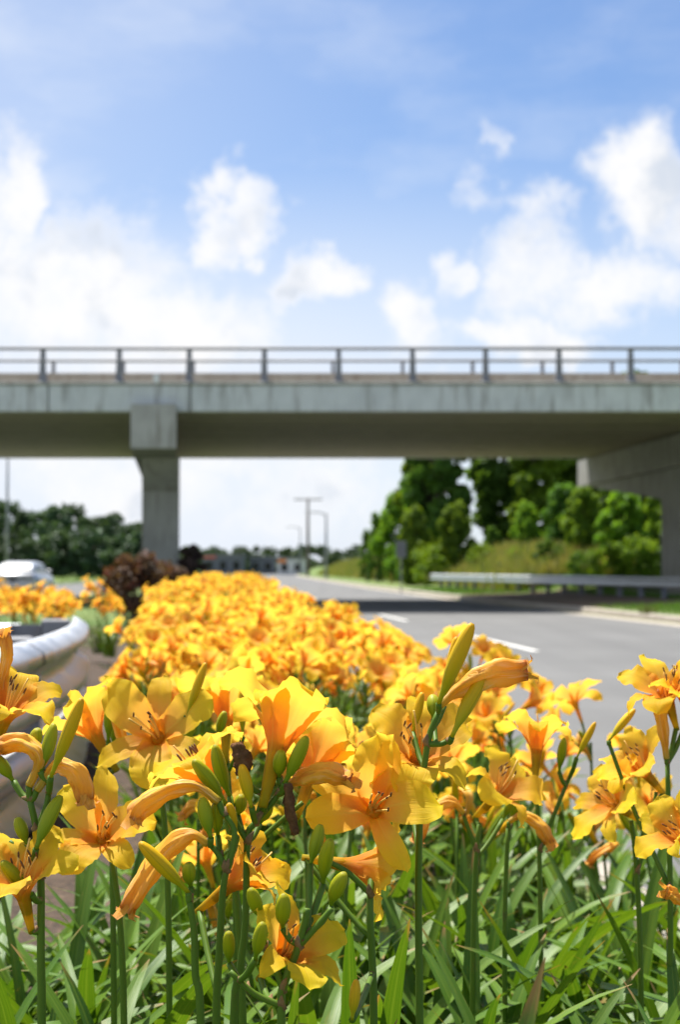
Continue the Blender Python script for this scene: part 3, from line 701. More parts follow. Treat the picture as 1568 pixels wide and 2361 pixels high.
# ------------------------------------------------------------------ hero daylilies read off the photograph
SPOTS = []
def hero(label, D, stems, organs, root_px=None, leaves=7, r0=.0040, lean=(0, 0)):
    q = random.Random(hash(label[:12]) % 1000 if False else len(label)*7+int(D*100))
    main = [PX(a, b, D+(c[0] if c else 0)) for a, b, *c in stems[0]]
    bx, by = main[0].x+lean[0], main[0].y+lean[1]; zg = soilz(bx, by)
    base = Vector((bx, by, zg)); root = thing('daylily', label, 'flower', base, 'daylilies at the front of the bed'); SPOTS.append((bx, by))
    samples = []
    pts = bez([base - Vector((0, 0, .03)), base.lerp(main[0], .5)] + main, 22)
    mb = MB(); k = len(pts); mb.tube([p-base for p in pts], [r0*(1.05-.35*i/k) for i in range(k)], 9); samples += pts[8:]
    for st in stems[1:]:
        P = bez([PX(a, b, D+(c[0] if c else 0)) for a, b, *c in st], 10); k = len(P)
        mb.tube([p-base for p in P], [r0*(.78-.2*i/k) for i in range(k)], 8); samples += P
        j = P[len(P)//2]; 
    brs = []     # withered bracts at the nodes
    for st in stems[1:]:
        p = PX(st[0][0], st[0][1], D) - base; d = Vector((q.uniform(-.5, .5), -.3, 1)).normalized()
        brs.append(([p-d*.003, p+d*.004, p+d*.011+Vector((.003, -.002, 0))], [.0040, .0036, .0005]))
    nodes = []
    def join(p):
        s_ = min(samples, key=lambda v: (v-p).length + 1.6*max(0, v.z-(p.z-.8*Vector((v.x-p.x, v.y-p.y)).length)))
        if (s_-p).length > .004: mb.tube([v-base for v in bez([s_, s_.lerp(p, .5)+Vector((0, 0, -.003)), p], 6)], [.0028]*3+[.0030]*4, 7)
        nodes.append((s_, p)); return s_
    for og in organs:
        kind = og[0]
        if kind == 'bud':
            _, x0, y0, x1, y1, c = og[:6]; dd = og[6] if len(og) > 6 else q.uniform(-.012, .012); wf = og[7] if len(og) > 7 else 1.0
            a = PX(x0, y0, D+dd); b = PX(x1, y1, D+dd-q.uniform(-.01, .02)); join(a); L = (b-a).length
            mw = orient(a-base, b-a, q.uniform(0, 6)) @ Matrix.Diagonal((max(L, .055)*wf, max(L, .055)*wf, L, 1)); ob('bud', BUDS[c][q.randrange(3)], root, mw=mw)
        elif kind == 'flower':
            _, x0, y0, x1, y1, tow, s, var, spin = og[:9]; dd = og[9] if len(og) > 9 else 0.0
            a = PX(x0, y0, D+dd); b = PX(x1, y1, D+dd-tow); d = (b-a).normalized(); join(a - d*.018*s); add_flower(root, a-base, d, spin, s, var)
        elif kind == 'wilt':
            P = [PX(a, b, D+(c[0] if c else 0)) for a, b, *c in og[1]]; join(P[0]); g = wilt_geo([p-base for p in P], q, og[2] if len(og) > 2 else .0085)
            ob('wilted_flower', g.mesh('wilted_flower', 'wilt'), root)
        elif kind == 'brown':
            P = [PX(a, b, D-.012) for a, b in og[1]]; join(P[0]); C_ = bez([p-base for p in P], 12); g = MB(); ph = q.uniform(0, 6)
            g.tube(C_, [og[2]*(.5+.5*sin(pi*(.12+.8*i/(len(C_)-1)))) for i in range(len(C_))], 10, True, 0, lambda u, a: 1+.3*sin(3*a+9*u+ph)+.22*sin(5*a-17*u)+.15*sin(23*u))
            ob('withered_bloom', g.mesh('withered_bloom', 'brown'), root)
    for a, p in nodes:
        d = (p-a).normalized() if (p-a).length > .004 else Vector((0, 0, 1)); c_ = a - base; e = d.orthogonal().normalized()
        if q.random() < .7: brs.append(([c_, c_+d*.003, c_+d*.007+e*.004], [.0032, .0030, .0006]))
    for P_, R_ in brs: ob('bract', MB().tube(P_, R_, 6).mesh('bract', 'bractm'), root)
    ob('stem', mb.mesh('stem', 'scape'), root)
    if leaves: add_leaves(root, q, leaves, .72, .92)
    return root

hero('forked daylily stalk with green buds and a brown withered bud under the trumpet bloom', 1.39,
     [[(538, 2361), (552, 2240), (566, 2121), (570, 1935), (590, 1895)], [(590, 1895), (603, 1850), (616, 1805)], [(571, 1940), (545, 1898), (527, 1852)], [(592, 1890), (635, 1840), (648, 1808)]],
     [('bud', 519, 1852, 453, 1745, 'g', -.01), ('bud', 530, 1838, 482, 1722, 'g', .015), ('bud', 580, 1862, 556, 1762, 'y', -.02, 1.25), ('bud', 644, 1792, 641, 1740, 'g', 0), ('bud', 656, 1806, 713, 1698, 'g', -.01),
      ('bud', 598, 1900, 628, 1848, 'g', .02), ('bud', 548, 1880, 560, 1838, 'g', .02), ('flower', 622, 1792, 655, 1660, -.022, 1.28, 0, .5), ('wilt', [(652, 1818), (695, 1796), (750, 1782, -.01), (806, 1796, -.02)], .010),
      ('brown', [(556, 1790), (562, 1765), (552, 1735), (548, 1712)], .0075), ('brown', [(664, 1806), (666, 1850), (674, 1890), (680, 1925)], .0045)], leaves=6)
hero('daylily stalk with a long twisted wilted bloom hanging to the lower left', 1.36,
     [[(498, 2361), (505, 2200), (513, 2060), (522, 2005)], [(522, 2005), (500, 1965), (480, 1945)], [(522, 2005), (536, 1960), (540, 1915), (520, 1880)]],
     [('wilt', [(480, 1946), (440, 1926), (385, 1962), (335, 2030), (292, 2100)], .0105), ('bud', 486, 1932, 461, 1842, 'g'), ('bud', 502, 1928, 497, 1856, 'g', .02), ('bud', 545, 1928, 520, 1852, 'y', .02),
      ('wilt', [(505, 1848), (450, 1812), (385, 1824), (325, 1862), (308, 1888)], .0095), ('flower', 492, 2072, 600, 1985, .01, .98, 3, 1.2, .06)], leaves=6)
hero('short daylily stalk with one fat yellow-green bud leaning left above the leaves', 1.33,
     [[(462, 2361), (450, 2250), (447, 2150), (437, 2080)]], [('bud', 434, 2058, 325, 1944, 'y', 0, 1.1), ('bud', 440, 2046, 427, 1990, 'g')], leaves=6)
hero('low branching daylily stalk with green buds and a lit orange bloom facing right', 1.29,
     [[(648, 2361), (652, 2280), (680, 2205), (702, 2130), (708, 2095)], [(652, 2280), (632, 2225), (612, 2190)], [(650, 2320), (585, 2290), (530, 2240)], [(690, 2180), (735, 2130), (765, 2095)]],
     [('bud', 602, 2122, 578, 2044, 'g'), ('bud', 652, 2140, 648, 2072, 'g'), ('bud', 588, 2212, 604, 2132, 'g', -.02), ('bud', 528, 2222, 527, 2148, 'g', .03), ('flower', 622, 2232, 705, 2150, .035, .92, 1, 2.2, .03), ('bud', 762, 2090, 782, 2014, 'g', .02), ('bud', 745, 2040, 748, 1935, 'g', .05), ('bud', 715, 1995, 742, 1902, 'g', .06)], leaves=5)
hero('daylily stalk carrying the sharp open yellow bloom that faces the viewer, near the centre', 1.42,
     [[(862, 2361), (858, 2210), (853, 2080), (866, 1960, .05), (900, 1880, .09)], [(854, 2060), (800, 2010), (755, 1985)]],
     [('flower', 868, 1880, 848, 1840, .075, 1.0, 7, 0.0, .05), ('flower', 748, 1986, 850, 2004, .0, 1.0, 3, .4, .035), ('bud', 812, 2352, 822, 2258, 'y', -.12)], leaves=7)
hero('tall daylily stalk with large yellow buds above the central open bloom', 1.46,
     [[(968, 2361), (965, 2100), (968, 1900), (985, 1720), (1012, 1640)], [(985, 1715), (1018, 1715), (1042, 1702)]],
     [('bud', 1012, 1622, 1080, 1438, 'y', -.01, .95), ('bud', 1024, 1628, 1062, 1470, 'y', .02), ('wilt', [(1014, 1628), (1062, 1588), (1130, 1556), (1216, 1545)], .0125), ('bud', 1042, 1700, 1114, 1543, 'y', -.01, 1.1),
      ('flower', 952, 1790, 972, 1710, .035, 1.05, 5, 2.4, .05), ('bud', 952, 1690, 974, 1596, 'y', .03, 1.0), ('bud', 1000, 1660, 1002, 1600, 'g', .03)], leaves=6)
hero('daylily stalk with a wide pale orange bloom behind the forked green buds', 1.52,
     [[(560, 2361), (550, 2150), (535, 1960), (520, 1880)], [(540, 1990), (640, 1900), (698, 1850)]], [('flower', 512, 1862, 440, 1745, .0, 1.15, 4, .2), ('flower', 700, 1838, 745, 1715, -.04, 1.15, 0, 1.9, .03)], leaves=6)
hero('left daylily stalk with long green buds and crumpled orange withered blooms', 1.33,
     [[(95, 2361), (93, 2200), (93, 2020), (82, 1910), (68, 1845)], [(93, 2020), (60, 1975), (20, 1940)], [(84, 1920), (108, 1850), (112, 1800)]],
     [('bud', 116, 1792, 188, 1610, 'y', -.02, .95), ('bud', 92, 1778, 130, 1670, 'g'), ('bud', 82, 1732, 78, 1680, 'g', .02), ('bud', 82, 1958, 127, 1830, 'g', -.02), ('bud', 62, 1948, 38, 1884, 'g'), ('bud', 30, 1802, -14, 1735, 'g'), ('bud', 72, 2062, -2, 1988, 'g', -.02),
      ('wilt', [(66, 1812), (92, 1748), (50, 1712), (-4, 1722)], .0095), ('wilt', [(84, 1822), (130, 1766), (178, 1784), (196, 1846)], .009), ('flower', 62, 2105, 38, 2000, .02, .95, 1, .8, -.01)], leaves=7)
hero('daylily stalk with an open yellow bloom in front of the dark guardrail base at left', 1.55,
     [[(285, 2361), (275, 2120), (258, 1990)]], [('flower', 250, 1958, 205, 1868, .06, 1.0, 6, .3, .02)], leaves=7)
hero('daylily stalk with a broad open bloom turned to the viewer, left of centre', 1.72,
     [[(390, 2361), (385, 2000), (370, 1800), (372, 1740)]], [('flower', 372, 1722, 345, 1660, .06, 1.12, 2, 2.6), ('bud', 430, 1650, 474, 1528, 'y', -.03), ('bud', 500, 1700, 518, 1640, 'g', .0), ('wilt', [(372, 1760), (330, 1740), (280, 1700), (258, 1590)], .007)], leaves=6)
hero('daylily stalk with a sideways bloom beside a green bud, above the left guardrail', 1.78,
     [[(262, 2361), (258, 2000), (252, 1800), (250, 1750)]], [('flower', 245, 1738, 185, 1640, -.02, 1.12, 1, 1.3), ('bud', 249, 1708, 249, 1608, 'g', -.03), ('bud', 262, 1722, 262, 1640, 'g', -.02)], leaves=6)
hero('daylily stalk with an upright orange trumpet behind the left group of blooms', 1.86,
     [[(545, 2361), (540, 2000), (525, 1780), (522, 1730)]], [('flower', 520, 1712, 522, 1600, -.02, 1.15, 0, 2.0), ('bud', 560, 1700, 555, 1590, 'y', -.05), ('bud', 420, 1740, 446, 1640, 'g', .0)], leaves=6)
hero('daylily bloom cut by the left picture edge above the guardrail', 1.50, [[(-14, 2361), (-14, 2000), (-10, 1750)]],
     [('flower', -6, 1700, 34, 1590, .02, 1.02, 4, .9), ('wilt', [(-8, 1640), (4, 1560), (14, 1510), (6, 1460)], .007)], leaves=5)
hero('daylily stalk with a trumpet bloom and a slanting bud before the road, right of centre', 2.02,
     [[(1250, 2361), (1245, 2000), (1238, 1800)], [(1246, 1960), (1290, 1850), (1328, 1758)]], [('flower', 1236, 1772, 1240, 1680, -.015, 1.05, 0, .6), ('bud', 1330, 1748, 1374, 1665, 'y', -.03), ('bud', 1290, 1780, 1300, 1700, 'g')], leaves=8)
hero('daylily stalk with a star-shaped bloom leaning right and a drooping wilted bloom', 1.88,
     [[(1090, 2361), (1095, 2050), (1105, 1900)], [(1100, 1960), (1080, 1910), (1070, 1880)]], [('flower', 1118, 1862, 1190, 1788, .03, 1.02, 5, 1.4), ('wilt', [(1070, 1876), (1040, 1850), (990, 1878), (962, 1936)], .009), ('bud', 1160, 1890, 1190, 1830, 'g', .03)], leaves=8)
hero('daylily stalk with two yellow blooms nodding left beside the road', 1.88,
     [[(1480, 2361), (1475, 2120), (1465, 1960), (1456, 1892)], [(1470, 2010), (1500, 1910), (1514, 1826)]], [('flower', 1452, 1876, 1372, 1826, .02, .98, 2, .2), ('flower', 1512, 1808, 1455, 1745, .02, .95, 1, 1.9)], leaves=8)
hero('daylily stalk with a hooked wilted bloom over the right leaves', 1.95,
     [[(1165, 2361), (1165, 2100), (1172, 1910)]], [('wilt', [(1174, 1895), (1205, 1880), (1245, 1902), (1270, 1942)], .009), ('bud', 1180, 1900, 1196, 1830, 'g')], leaves=8)
hero('daylily stalk at the right edge with a yellow bloom over a pale closed wilted flower', 1.80,
     [[(1548, 2361), (1546, 2000), (1540, 1760)], [(1546, 2050), (1460, 1860, .04), (1406, 1716, .05)]], [('flower', 1552, 1648, 1528, 1565, .02, .98, 6, 1.0), ('wilt', [(1538, 1750), (1532, 1700), (1524, 1640), (1530, 1590)], .008), ('bud', 1405, 1708, 1460, 1632, 'y', .05), ('flower', 1580, 1660, 1590, 1600, .02, .9, 3, 2)], leaves=7)
hero('daylily at the right edge with a low bloom and torn wilted flower above leaves', 1.62,
     [[(1600, 2361), (1598, 2150), (1590, 1990)]], [('flower', 1608, 1960, 1560, 1925, .01, .85, 1, .2), ('wilt', [(1590, 2090), (1565, 2075), (1550, 2062), (1535, 2056)], .008), ('bud', 1600, 1900, 1570, 1820, 'g')], leaves=7)

# ------------------------------------------------------------------ leaf fans among and in front of the heroes
q = random.Random(21); nfan = 0; tries = 0
while nfan < 84 and tries < 5000:
    tries += 1; D = 1.16 + 1.5*q.random()**.9; x = q.uniform(max(-.62, -.26*D-.08) if D < 1.75 else -.30*D, min(lerp_tab(XRt, D)+.05, .27*D+.1))
    if any((x-a)**2+(D-b)**2 < .10**2 for a, b in SPOTS): continue
    SPOTS.append((x, D)); nfan += 1
    zone = 'left of the front stalks' if x < -.12 else ('below the front stalks' if x < .1 else 'at lower right before the road')
    r_ = thing('daylily_leaf_fan', 'green daylily fan of strap leaves without flowers, ' + zone, 'plant', (x, D, soilz(x, D)), 'leafy daylily fans, ' + zone, q.uniform(0, 6.28))
    lim = .80 if D > 1.35 else .70
    add_leaves(r_, q, q.randint(11, 14), lim*.8, lim*1.12 if D > 1.6 else lim)
    if q.random() < .5: ob('dead_leaf', DEAD[q.randrange(4)], r_, rot=(q.gauss(0, .2), .3, q.uniform(0, 6.28)), scale=q.uniform(.7, 1))

q = random.Random(12)
for i, (x, D) in enumerate([(-.34, 1.04), (-.22, .98), (-.05, 1.02), (.10, 1.0), (.24, 1.06), (.36, 1.10), (.47, 1.25)]):
    r_ = thing('daylily_leaf_fan', ['lowest left daylily leaf fan with long broad arching blades', 'broad-leaved daylily fan at the bottom edge, left', 'daylily leaf fan at the bottom edge under the forked stalk', 'daylily leaf fan at the bottom edge under the central bloom', 'long-bladed daylily fan at the bottom edge, right of centre', 'arching daylily leaf fan at the lower right', 'daylily leaf fan in the lower right corner'][i], 'plant', (x, D, soilz(x, D)), None, q.uniform(0, 6.28)); SPOTS.append((x, D))
    add_leaves(r_, q, 7, .80, 1.0, .05)
q = random.Random(77); nfan = 0; tries = 0
while nfan < 28 and tries < 4000:
    tries += 1; D = q.uniform(2.2, 7.5); x = lerp_tab(XRt, D) + q.uniform(-.02, .50)
    if x > K(D)-RW-.28 or any((x-a)**2+(D-b)**2 < .15**2 for a, b in SPOTS): continue
    SPOTS.append((x, D)); nfan += 1
    r_ = thing('daylily_leaf_fan', 'green daylily fan of strap leaves spilling toward the road kerb', 'plant', (x, D, soilz(x, D)), 'leafy daylily fans along the kerb', q.uniform(0, 6.28)); add_leaves(r_, q, q.randint(12, 15), .62, .85, .08)
# ------------------------------------------------------------------ clumps filling the beds
def clump(idx, x, y, D, label, group, full, q, tall=1.0, dense=1.0, z=None):
    r_ = thing('daylily', label, 'flower', (x, y, soilz(x, y) if z is None else z), group, 0)
    if full: add_leaves(r_, q, 12, .68, .90, .07)
    else:
        ob_ = ob('leaves', LOWLEAF[q.randrange(len(LOWLEAF))], r_, rot=(0, 0, q.uniform(0, 6.28)), scale=q.uniform(.74, .92)); stuff(ob_)
    ns = q.randint(1, 3) if full else q.randint(4, 6)
    for k in range(int(ns*dense+.5)):
        an = q.uniform(0, 6.28); rb = q.uniform(.01, .07); rt = rb + q.uniform(.02, .12); h = (q.uniform(.46, .76) if full else q.uniform(.56, .76))*tall
        b = Vector((rb*cos(an), rb*sin(an), -.02)); t = Vector((rt*cos(an), rt*sin(an), h))
        mb = MB(); mb.tube(bez([b, b.lerp(t, .5)+Vector((0, 0, .03)), t], 6), [.004, .0038, .0036, .0034, .003, .003, .0028][:7], 5)
        nf = q.choice([1, 2, 2, 3]) if not full else q.choice([1, 1, 2, 2])
        for j in range(nf):
            a2 = q.uniform(0, 6.28); tip = t + Vector((.035*cos(a2), .035*sin(a2), q.uniform(-.02, .05)))
            mb.tube([t-Vector((0, 0, .03)), tip], [.0026, .0028], 5)
            d = Vector((cos(a2)*q.uniform(.3, 1.1), sin(a2)*q.uniform(.3, 1.1)+.05, q.uniform(.35, 1.0))).normalized()
            ps = tip + d*.022
            if full and D < 3.0: add_flower(r_, ps, d, q.uniform(0, 6), q.uniform(.85, 1.02), q.randrange(7))
            else: ob('flower', MIDV[q.randrange(8)], r_, mw=orient(ps+d*.008, d, q.uniform(0, 6), q.uniform(.9, 1.1)))
        for j in range(q.randint(1, 3)):
            a2 = q.uniform(0, 6.28); d = Vector((cos(a2)*.5, sin(a2)*.5, q.uniform(.5, 1))).normalized(); c = q.choice('ggyyy'); L = q.uniform(.045, .08)
            st = t - Vector((0, 0, q.uniform(.0, .05))); mb.tube([st, st+d*.014], [.0026, .0026], 5)
            ob('bud', BUDS[c][q.randrange(3)] if full else BUDLOW[c], r_, mw=orient(st+d*.011, d, q.uniform(0, 6)) @ Matrix.Diagonal((L, L, L, 1)))
        if q.random() < (.8 if full else .45):
            a2 = q.uniform(0, 6.28); st = t - Vector((0, 0, q.uniform(.02, .05))); d = Vector((cos(a2)*.6, sin(a2)*.6, .7)).normalized()
            mb.tube([st, st+d*.012], [.0026, .003], 5); ob('wilted_flower', WILTS[q.randrange(4)], r_, mw=orient(st+d*.022, d, q.uniform(0, 6)))
        ob('stem', mb.mesh('stem', 'scape'), r_)
    return r_
LOWLEAF = []
for i in range(5):
    qq = random.Random(60+i); mb = MB()
    for k in range(34):
        g = leaf_geo(qq.uniform(.45, .64), qq.uniform(.014, .02), qq.uniform(.05, .4), qq.uniform(.2, 1.6), None, 6, qq.uniform(-1, 1)); a = qq.uniform(0, 6.28); rr = qq.uniform(0, .10)
        Mx = Matrix.Translation((rr*cos(a+1), rr*sin(a+1), -.02)) @ Matrix.Rotation(a, 4, 'Z'); mb.add([Mx @ v for v in g[0]], g[1], g[2])
    LOWLEAF.append(mb.mesh('leaves', 'leaf'))
q = random.Random(99); pts = []; tries = 0
while tries < 26000:
    tries += 1; D = 2.05 + 25.2*q.random()**1.25
    x = q.uniform(lerp_tab(XLc, D), lerp_tab(XRt, D)); sp = .225 + .013*min(D, 12)
    if D < 2.6 and (x > .2 or q.random() < .5): continue
    if any((x-a)**2+(D-b)**2 < sp*sp for a, b in pts): continue
    pts.append((x, D))
    if len(pts) >= 245: break
ORD = 'first second third fourth fifth sixth seventh eighth ninth tenth eleventh twelfth thirteenth fourteenth fifteenth sixteenth seventeenth eighteenth nineteenth twentieth'.split()
near_x = sorted(x for x, D in pts if D < 4.2)
for i, (x, D) in enumerate(sorted(pts, key=lambda p: p[1])):
    if D < 4.2:
        k_ = near_x.index(x); lab, gr = 'yellow daylily clump just behind the sharp front stalks, ' + (ORD[k_] + ' from the guardrail' if k_ < 11 else (ORD[len(near_x)-1-k_] + ' from the road')), 'clumps just behind the front stalks'
    elif D < 10: lab, gr = 'blurred yellow daylily clump in the middle of the long bed', 'clumps in the middle of the long bed'
    else: lab, gr = 'small blurred yellow daylily clump at the far end of the long bed', 'clumps at the far end of the long bed'
    clump(i, x, D, D, lab, gr, D < 4.2, q, .78 + .08*sstep(8, 22, D))
q = random.Random(5); pts2 = []; tries = 0
while tries < 5000 and len(pts2) < 52:
    tries += 1; x = q.uniform(B2[0]+.3, B2[1]-.15); y = B2[2]+.2 + (B2[3]-B2[2]-.5)*q.random()**1.4
    if any((x-a)**2+(y-b)**2 < .44**2 for a, b in pts2): continue
    pts2.append((x, y))
for i, (x, y) in enumerate(pts2):
    clump(i, x, y, y, 'blurred yellow daylily clump in the separate left patch behind the crossing guardrail', 'clumps in the left patch', False, q, q.uniform(.62, .88), 1.4, .27)

# ------------------------------------------------------------------ shrubs and trees
def foliage(q, blobs, per, size, flat=.0):
    mb = MB(); V = mb.V; F = mb.F
    for (cx, cy, cz, r) in blobs:
        for k in range(per):
            d = Vector((q.gauss(0, 1), q.gauss(0, 1), q.gauss(0, 1))).normalized()*(r*(q.random()**.38)); c = Vector((cx, cy, cz)) + Vector((d.x, d.y, d.z*.8))
            n_ = (d.normalized()*.6 + Vector((q.gauss(0, .5), q.gauss(0, .5), q.gauss(.3, .5)))).normalized(); a = n_.orthogonal().normalized(); b = n_.cross(a); an = q.uniform(0, 6.28)
            a, b = a*cos(an)+b*sin(an), b*cos(an)-a*sin(an); s = size*q.uniform(.6, 1.3); i0 = len(V)
            for (u, v, wn) in ((-1, 0, 0), (-.2, -.55, .12), (.5, -.4, .1), (1, 0, -.15), (.5, .4, .1), (-.2, .55, .12)): V.append(tuple(c + a*(u*s) + b*(v*s) + n_*(wn*s)))
            F.append((i0, i0+1, i0+2, i0+3)); F.append((i0, i0+3, i0+4, i0+5))
    mb.FM = [0]*len(F); mb.UV = [(0, 0)]*len(V); return mb
def tree_meshes(seed, H, W, mt, style='round', per=58, size=.26, low=.12):
    q = random.Random(seed); bl = []; limbs = MB(); tr = MB(); n_ = int(46*(H/9)**1.2)
    k = 9; P = [Vector((.25*sin(i*.9+seed)*i/k, .25*cos(i*1.1+seed)*i/k, H*.82*i/k-.25)) for i in range(k)]
    tr.tube(P, [max(.035, H*.018*(1-.85*i/k)) for i in range(k)], 8)
    for i in range(n_):
        t = low + (1-low)*((i+.5)/n_)**.9
        prof = (sin(pi*min(1, (t-low)/(1-low)*.93+.05))**.55 if style == 'round' else (1.05-t)**.6*min(1, (t-low)*6+.35))
        an = i*2.4+q.uniform(-.5, .5); rr = W*.5*prof*q.uniform(.25, 1.0)**.6; r = q.uniform(.50, .92)*(W/4.2)**.6
        c = Vector((cos(an)*rr, sin(an)*rr, H*t*q.uniform(.96, 1.02))); bl.append((c.x, c.y, c.z, r))
        if i % 2 == 0:
            b = P[min(k-1, int(t*k*.85))]; limbs.tube([b, b.lerp(c, .55)+Vector((0, 0, -.15)), c], [H*.007, H*.005, .012], 5)
    return tr.mesh('trunk', 'bark'), limbs.mesh('limb', 'bark'), foliage(q, bl, per, size).mesh('crown', mt, False, False)
def plant_tree(name, label, ms, loc, group=None, s=1.0, rz=0.0, sz=None):
    o = thing(name, label, 'tree', loc, group, rz); o.scale = (s, s, sz or s)
    for nm, me in zip(('trunk', 'limb', 'crown'), ms): ob(nm, me, o)
    return o
T_tall = [tree_meshes(1, 12.0, 4.2, 'leaf_d', 'round', 120, .34, .03), tree_meshes(2, 12.0, 5.2, 'leaf_r', 'round', 120, .34, .03)]
T_mid = [tree_meshes(3, 8.0, 5.2, 'leaf_r', 'round', 120, .30, .03), tree_meshes(4, 8.0, 4.6, 'leaf_d', 'round', 120, .30, .03)]
T_con = [tree_meshes(5, 7.0, 3.0, 'leaf_d', 'cone', 55, .22, .06)]
T_bush = [tree_meshes(6, 3.2, 3.4, 'leaf_r', 'round', 90, .17, .02), tree_meshes(8, 3.4, 3.0, 'leaf_d', 'round', 90, .17, .02)]
T_far = [tree_meshes(9, 9.0, 5.4, 'leaf_far', 'round', 42, .36, .08), tree_meshes(10, 10.0, 4.6, 'leaf_far', 'cone', 42, .36, .08), tree_meshes(11, 9.0, 6.0, 'leaf_far', 'round', 42, .36, .06)]
T_farbush = tree_meshes(12, 3.4, 3.0, 'leaf_far', 'round', 90, .17, .02)
def treepx(name, px, D, top, ms, H, label, rz=0.0, wide=1.0, zmax=None):
    x = XN(px, D); z = terrain(x, D); h = (EYE+(HOR-top)/FPX*D) - z; s = h/H
    o = plant_tree(name, label, ms, (x, D, z-.05), 'trees on the right bank' if px > 800 else None, s*wide, rz, s); return o
RT = [('tall_tree', 1010, 92, 905, T_tall[0], 12, 'tall dark tree left of the sky gap, under the bridge', .5, .92), ('tall_tree', 975, 99, 1000, T_tall[1], 12, 'tall leafy tree just behind the dark tree at the wood\'s left side', 1.2, .8),
      ('tall_tree', 1158, 94, 900, T_tall[0], 12, 'tall dark tree just right of the sky gap', 2.0, .95), ('tall_tree', 1265, 90, 890, T_tall[1], 12, 'tall bright green tree under the middle of the right span', 3.1, 1.0),
      ('tall_tree', 1360, 92, 880, T_tall[1], 12, 'tall bright tree by the pale end of the right pier cap', 4.4, 1.0), ('tall_tree', 1470, 86, 870, T_tall[0], 12, 'tall tree behind the right hammerhead cap', 5.0, 1.1),
      ('young_tree', 915, 104, 1148, T_mid[0], 8, 'mid-height rounded tree stepping down at the left of the wood', .7, .75), ('conifer', 868, 112, 1188, T_con[0], 7, 'small dark conical tree at the left end of the wood', 0, .8),
      ('conifer', 845, 122, 1225, T_con[0], 7, 'smallest conical tree at the very left of the wood', 1, .8), ('young_tree', 955, 88, 1175, T_mid[0], 8, 'light green young tree before the dark tall one', 2.2, .7), ('young_tree', 1050, 84, 1165, T_mid[0], 8, 'young tree at the foot of the sky gap', 3.2, .8),
      ('young_tree', 1135, 86, 1215, T_mid[1], 8, 'low dark tree in the shade right of the gap', 1.5, .9), ('young_tree', 1215, 78, 1160, T_mid[0], 8, 'leafy young tree above the dry grass bank', .2, .8),
      ('young_tree', 1300, 72, 1120, T_mid[1], 8, 'dark rounded tree with deep shade inside, at the bank\'s right end', 2.7, .9), ('young_tree', 1345, 68, 1122, T_mid[0], 8, 'yellow-green topped tree near the right pier', 4.1, .8),
      ('young_tree', 1440, 64, 1130, T_mid[0], 8, 'bright green tree left of the right pier column', 5.3, .95), ('young_tree', 1545, 66, 1100, T_mid[0], 8, 'bright tree half hidden by the right pier column', 1.9, 1.0)]
for nm, px, D, top, ms, H, lab, rz, wd in RT: treepx(nm, px, D, top, ms, H, lab, rz, wd)
for i, (px, D, top, k, lab) in enumerate([(1190, 74, 1262, 0, 'low bush at the back of the dry grass'), (1265, 66, 1248, 1, 'dark low bush behind the start of the shaded rail'), (1345, 58, 1275, 1, 'dark shrub behind the shaded guardrail posts'), (1410, 57, 1262, 0, 'bright shrub behind the guardrail, left of the pier column'),
        (1500, 55, 1268, 0, 'bright leafy shrub at the foot of the right pier column'), (1470, 60, 1240, 0, 'taller shrub between bright tree and pier column'), (1560, 57, 1255, 1, 'dark shrub behind the right pier'), (1110, 80, 1255, 0, 'low bush below the sky gap'), (1000, 84, 1262, 0, 'low light bush at the left of the grass bank'), (940, 92, 1262, 1, 'dark bush behind the road sign')]):
    x = XN(px, D); z = terrain(x, D); h = (EYE+(HOR-top)/FPX*D)-z; s = h/3.2
    o = thing('bush', lab, 'bush', (x, D, z-.05), 'bushes on the right bank', i*1.3); o.scale = (s*1.1, s*1.1, s)
    for nm, me in zip(('trunk', 'limb', 'crown'), T_bush[k]): ob(nm, me, o)
# left wood on its rise
q = random.Random(17); LW = [(-30, 1150), (15, 1160), (52, 1178), (92, 1182), (130, 1172), (163, 1168), (196, 1192), (226, 1196), (258, 1188), (290, 1212), (318, 1205), (345, 1208), (372, 1220)]
names = ['leftmost of the wood beyond the lamp pole', 'by the tall lamp pole', 'third in from the lamp pole', 'above the silver car', 'with a raised rounded top', 'highest of the left wood', 'in the dip of the left wood', 'below the dip of the left skyline', 'third from the bridge column', 'second from the bridge column', 'touching the bridge column', 'half behind the bridge column', 'right behind the bridge column']
for i, (px, top) in enumerate(LW):
    D = 205 + q.uniform(-12, 12); x = XN(px, D); z = terrain(x, D); h = EYE+(HOR-top)/FPX*D - z; k = (0, 2, 1, 2)[i % 4]; H = (9, 10, 9)[k]
    plant_tree('woodland_tree', 'dark green distant tree ' + names[i], T_far[k], (x, D, z-.1), 'trees of the left wood', h/H*1.0, q.uniform(0, 6), h/H)
for i, px in enumerate([10, 60, 120, 150, 215, 262, 300, 340]):
    D = 176; top = 1236 + q.uniform(-14, 14); x = XN(px, D); z = terrain(x, D); s = (EYE+(HOR-top)/FPX*D - z)/3.2
    o = thing('bush', ['light green bush at the left wood edge by the lamp pole', 'low bush before the left wood', 'pale young bush above the car roof', 'small bush in the left wood edge', 'light bush left of the dip', 'light green bush nearest the red shrub', 'dark bush before the bridge column', 'bush touching the bridge column'][i], 'bush', (x, D, z-.1), 'bushes along the left wood', i); o.scale = (s*1.2, s*1.2, s)
    for nm, me in zip(('trunk', 'limb', 'crown'), T_farbush): ob(nm, me, o)
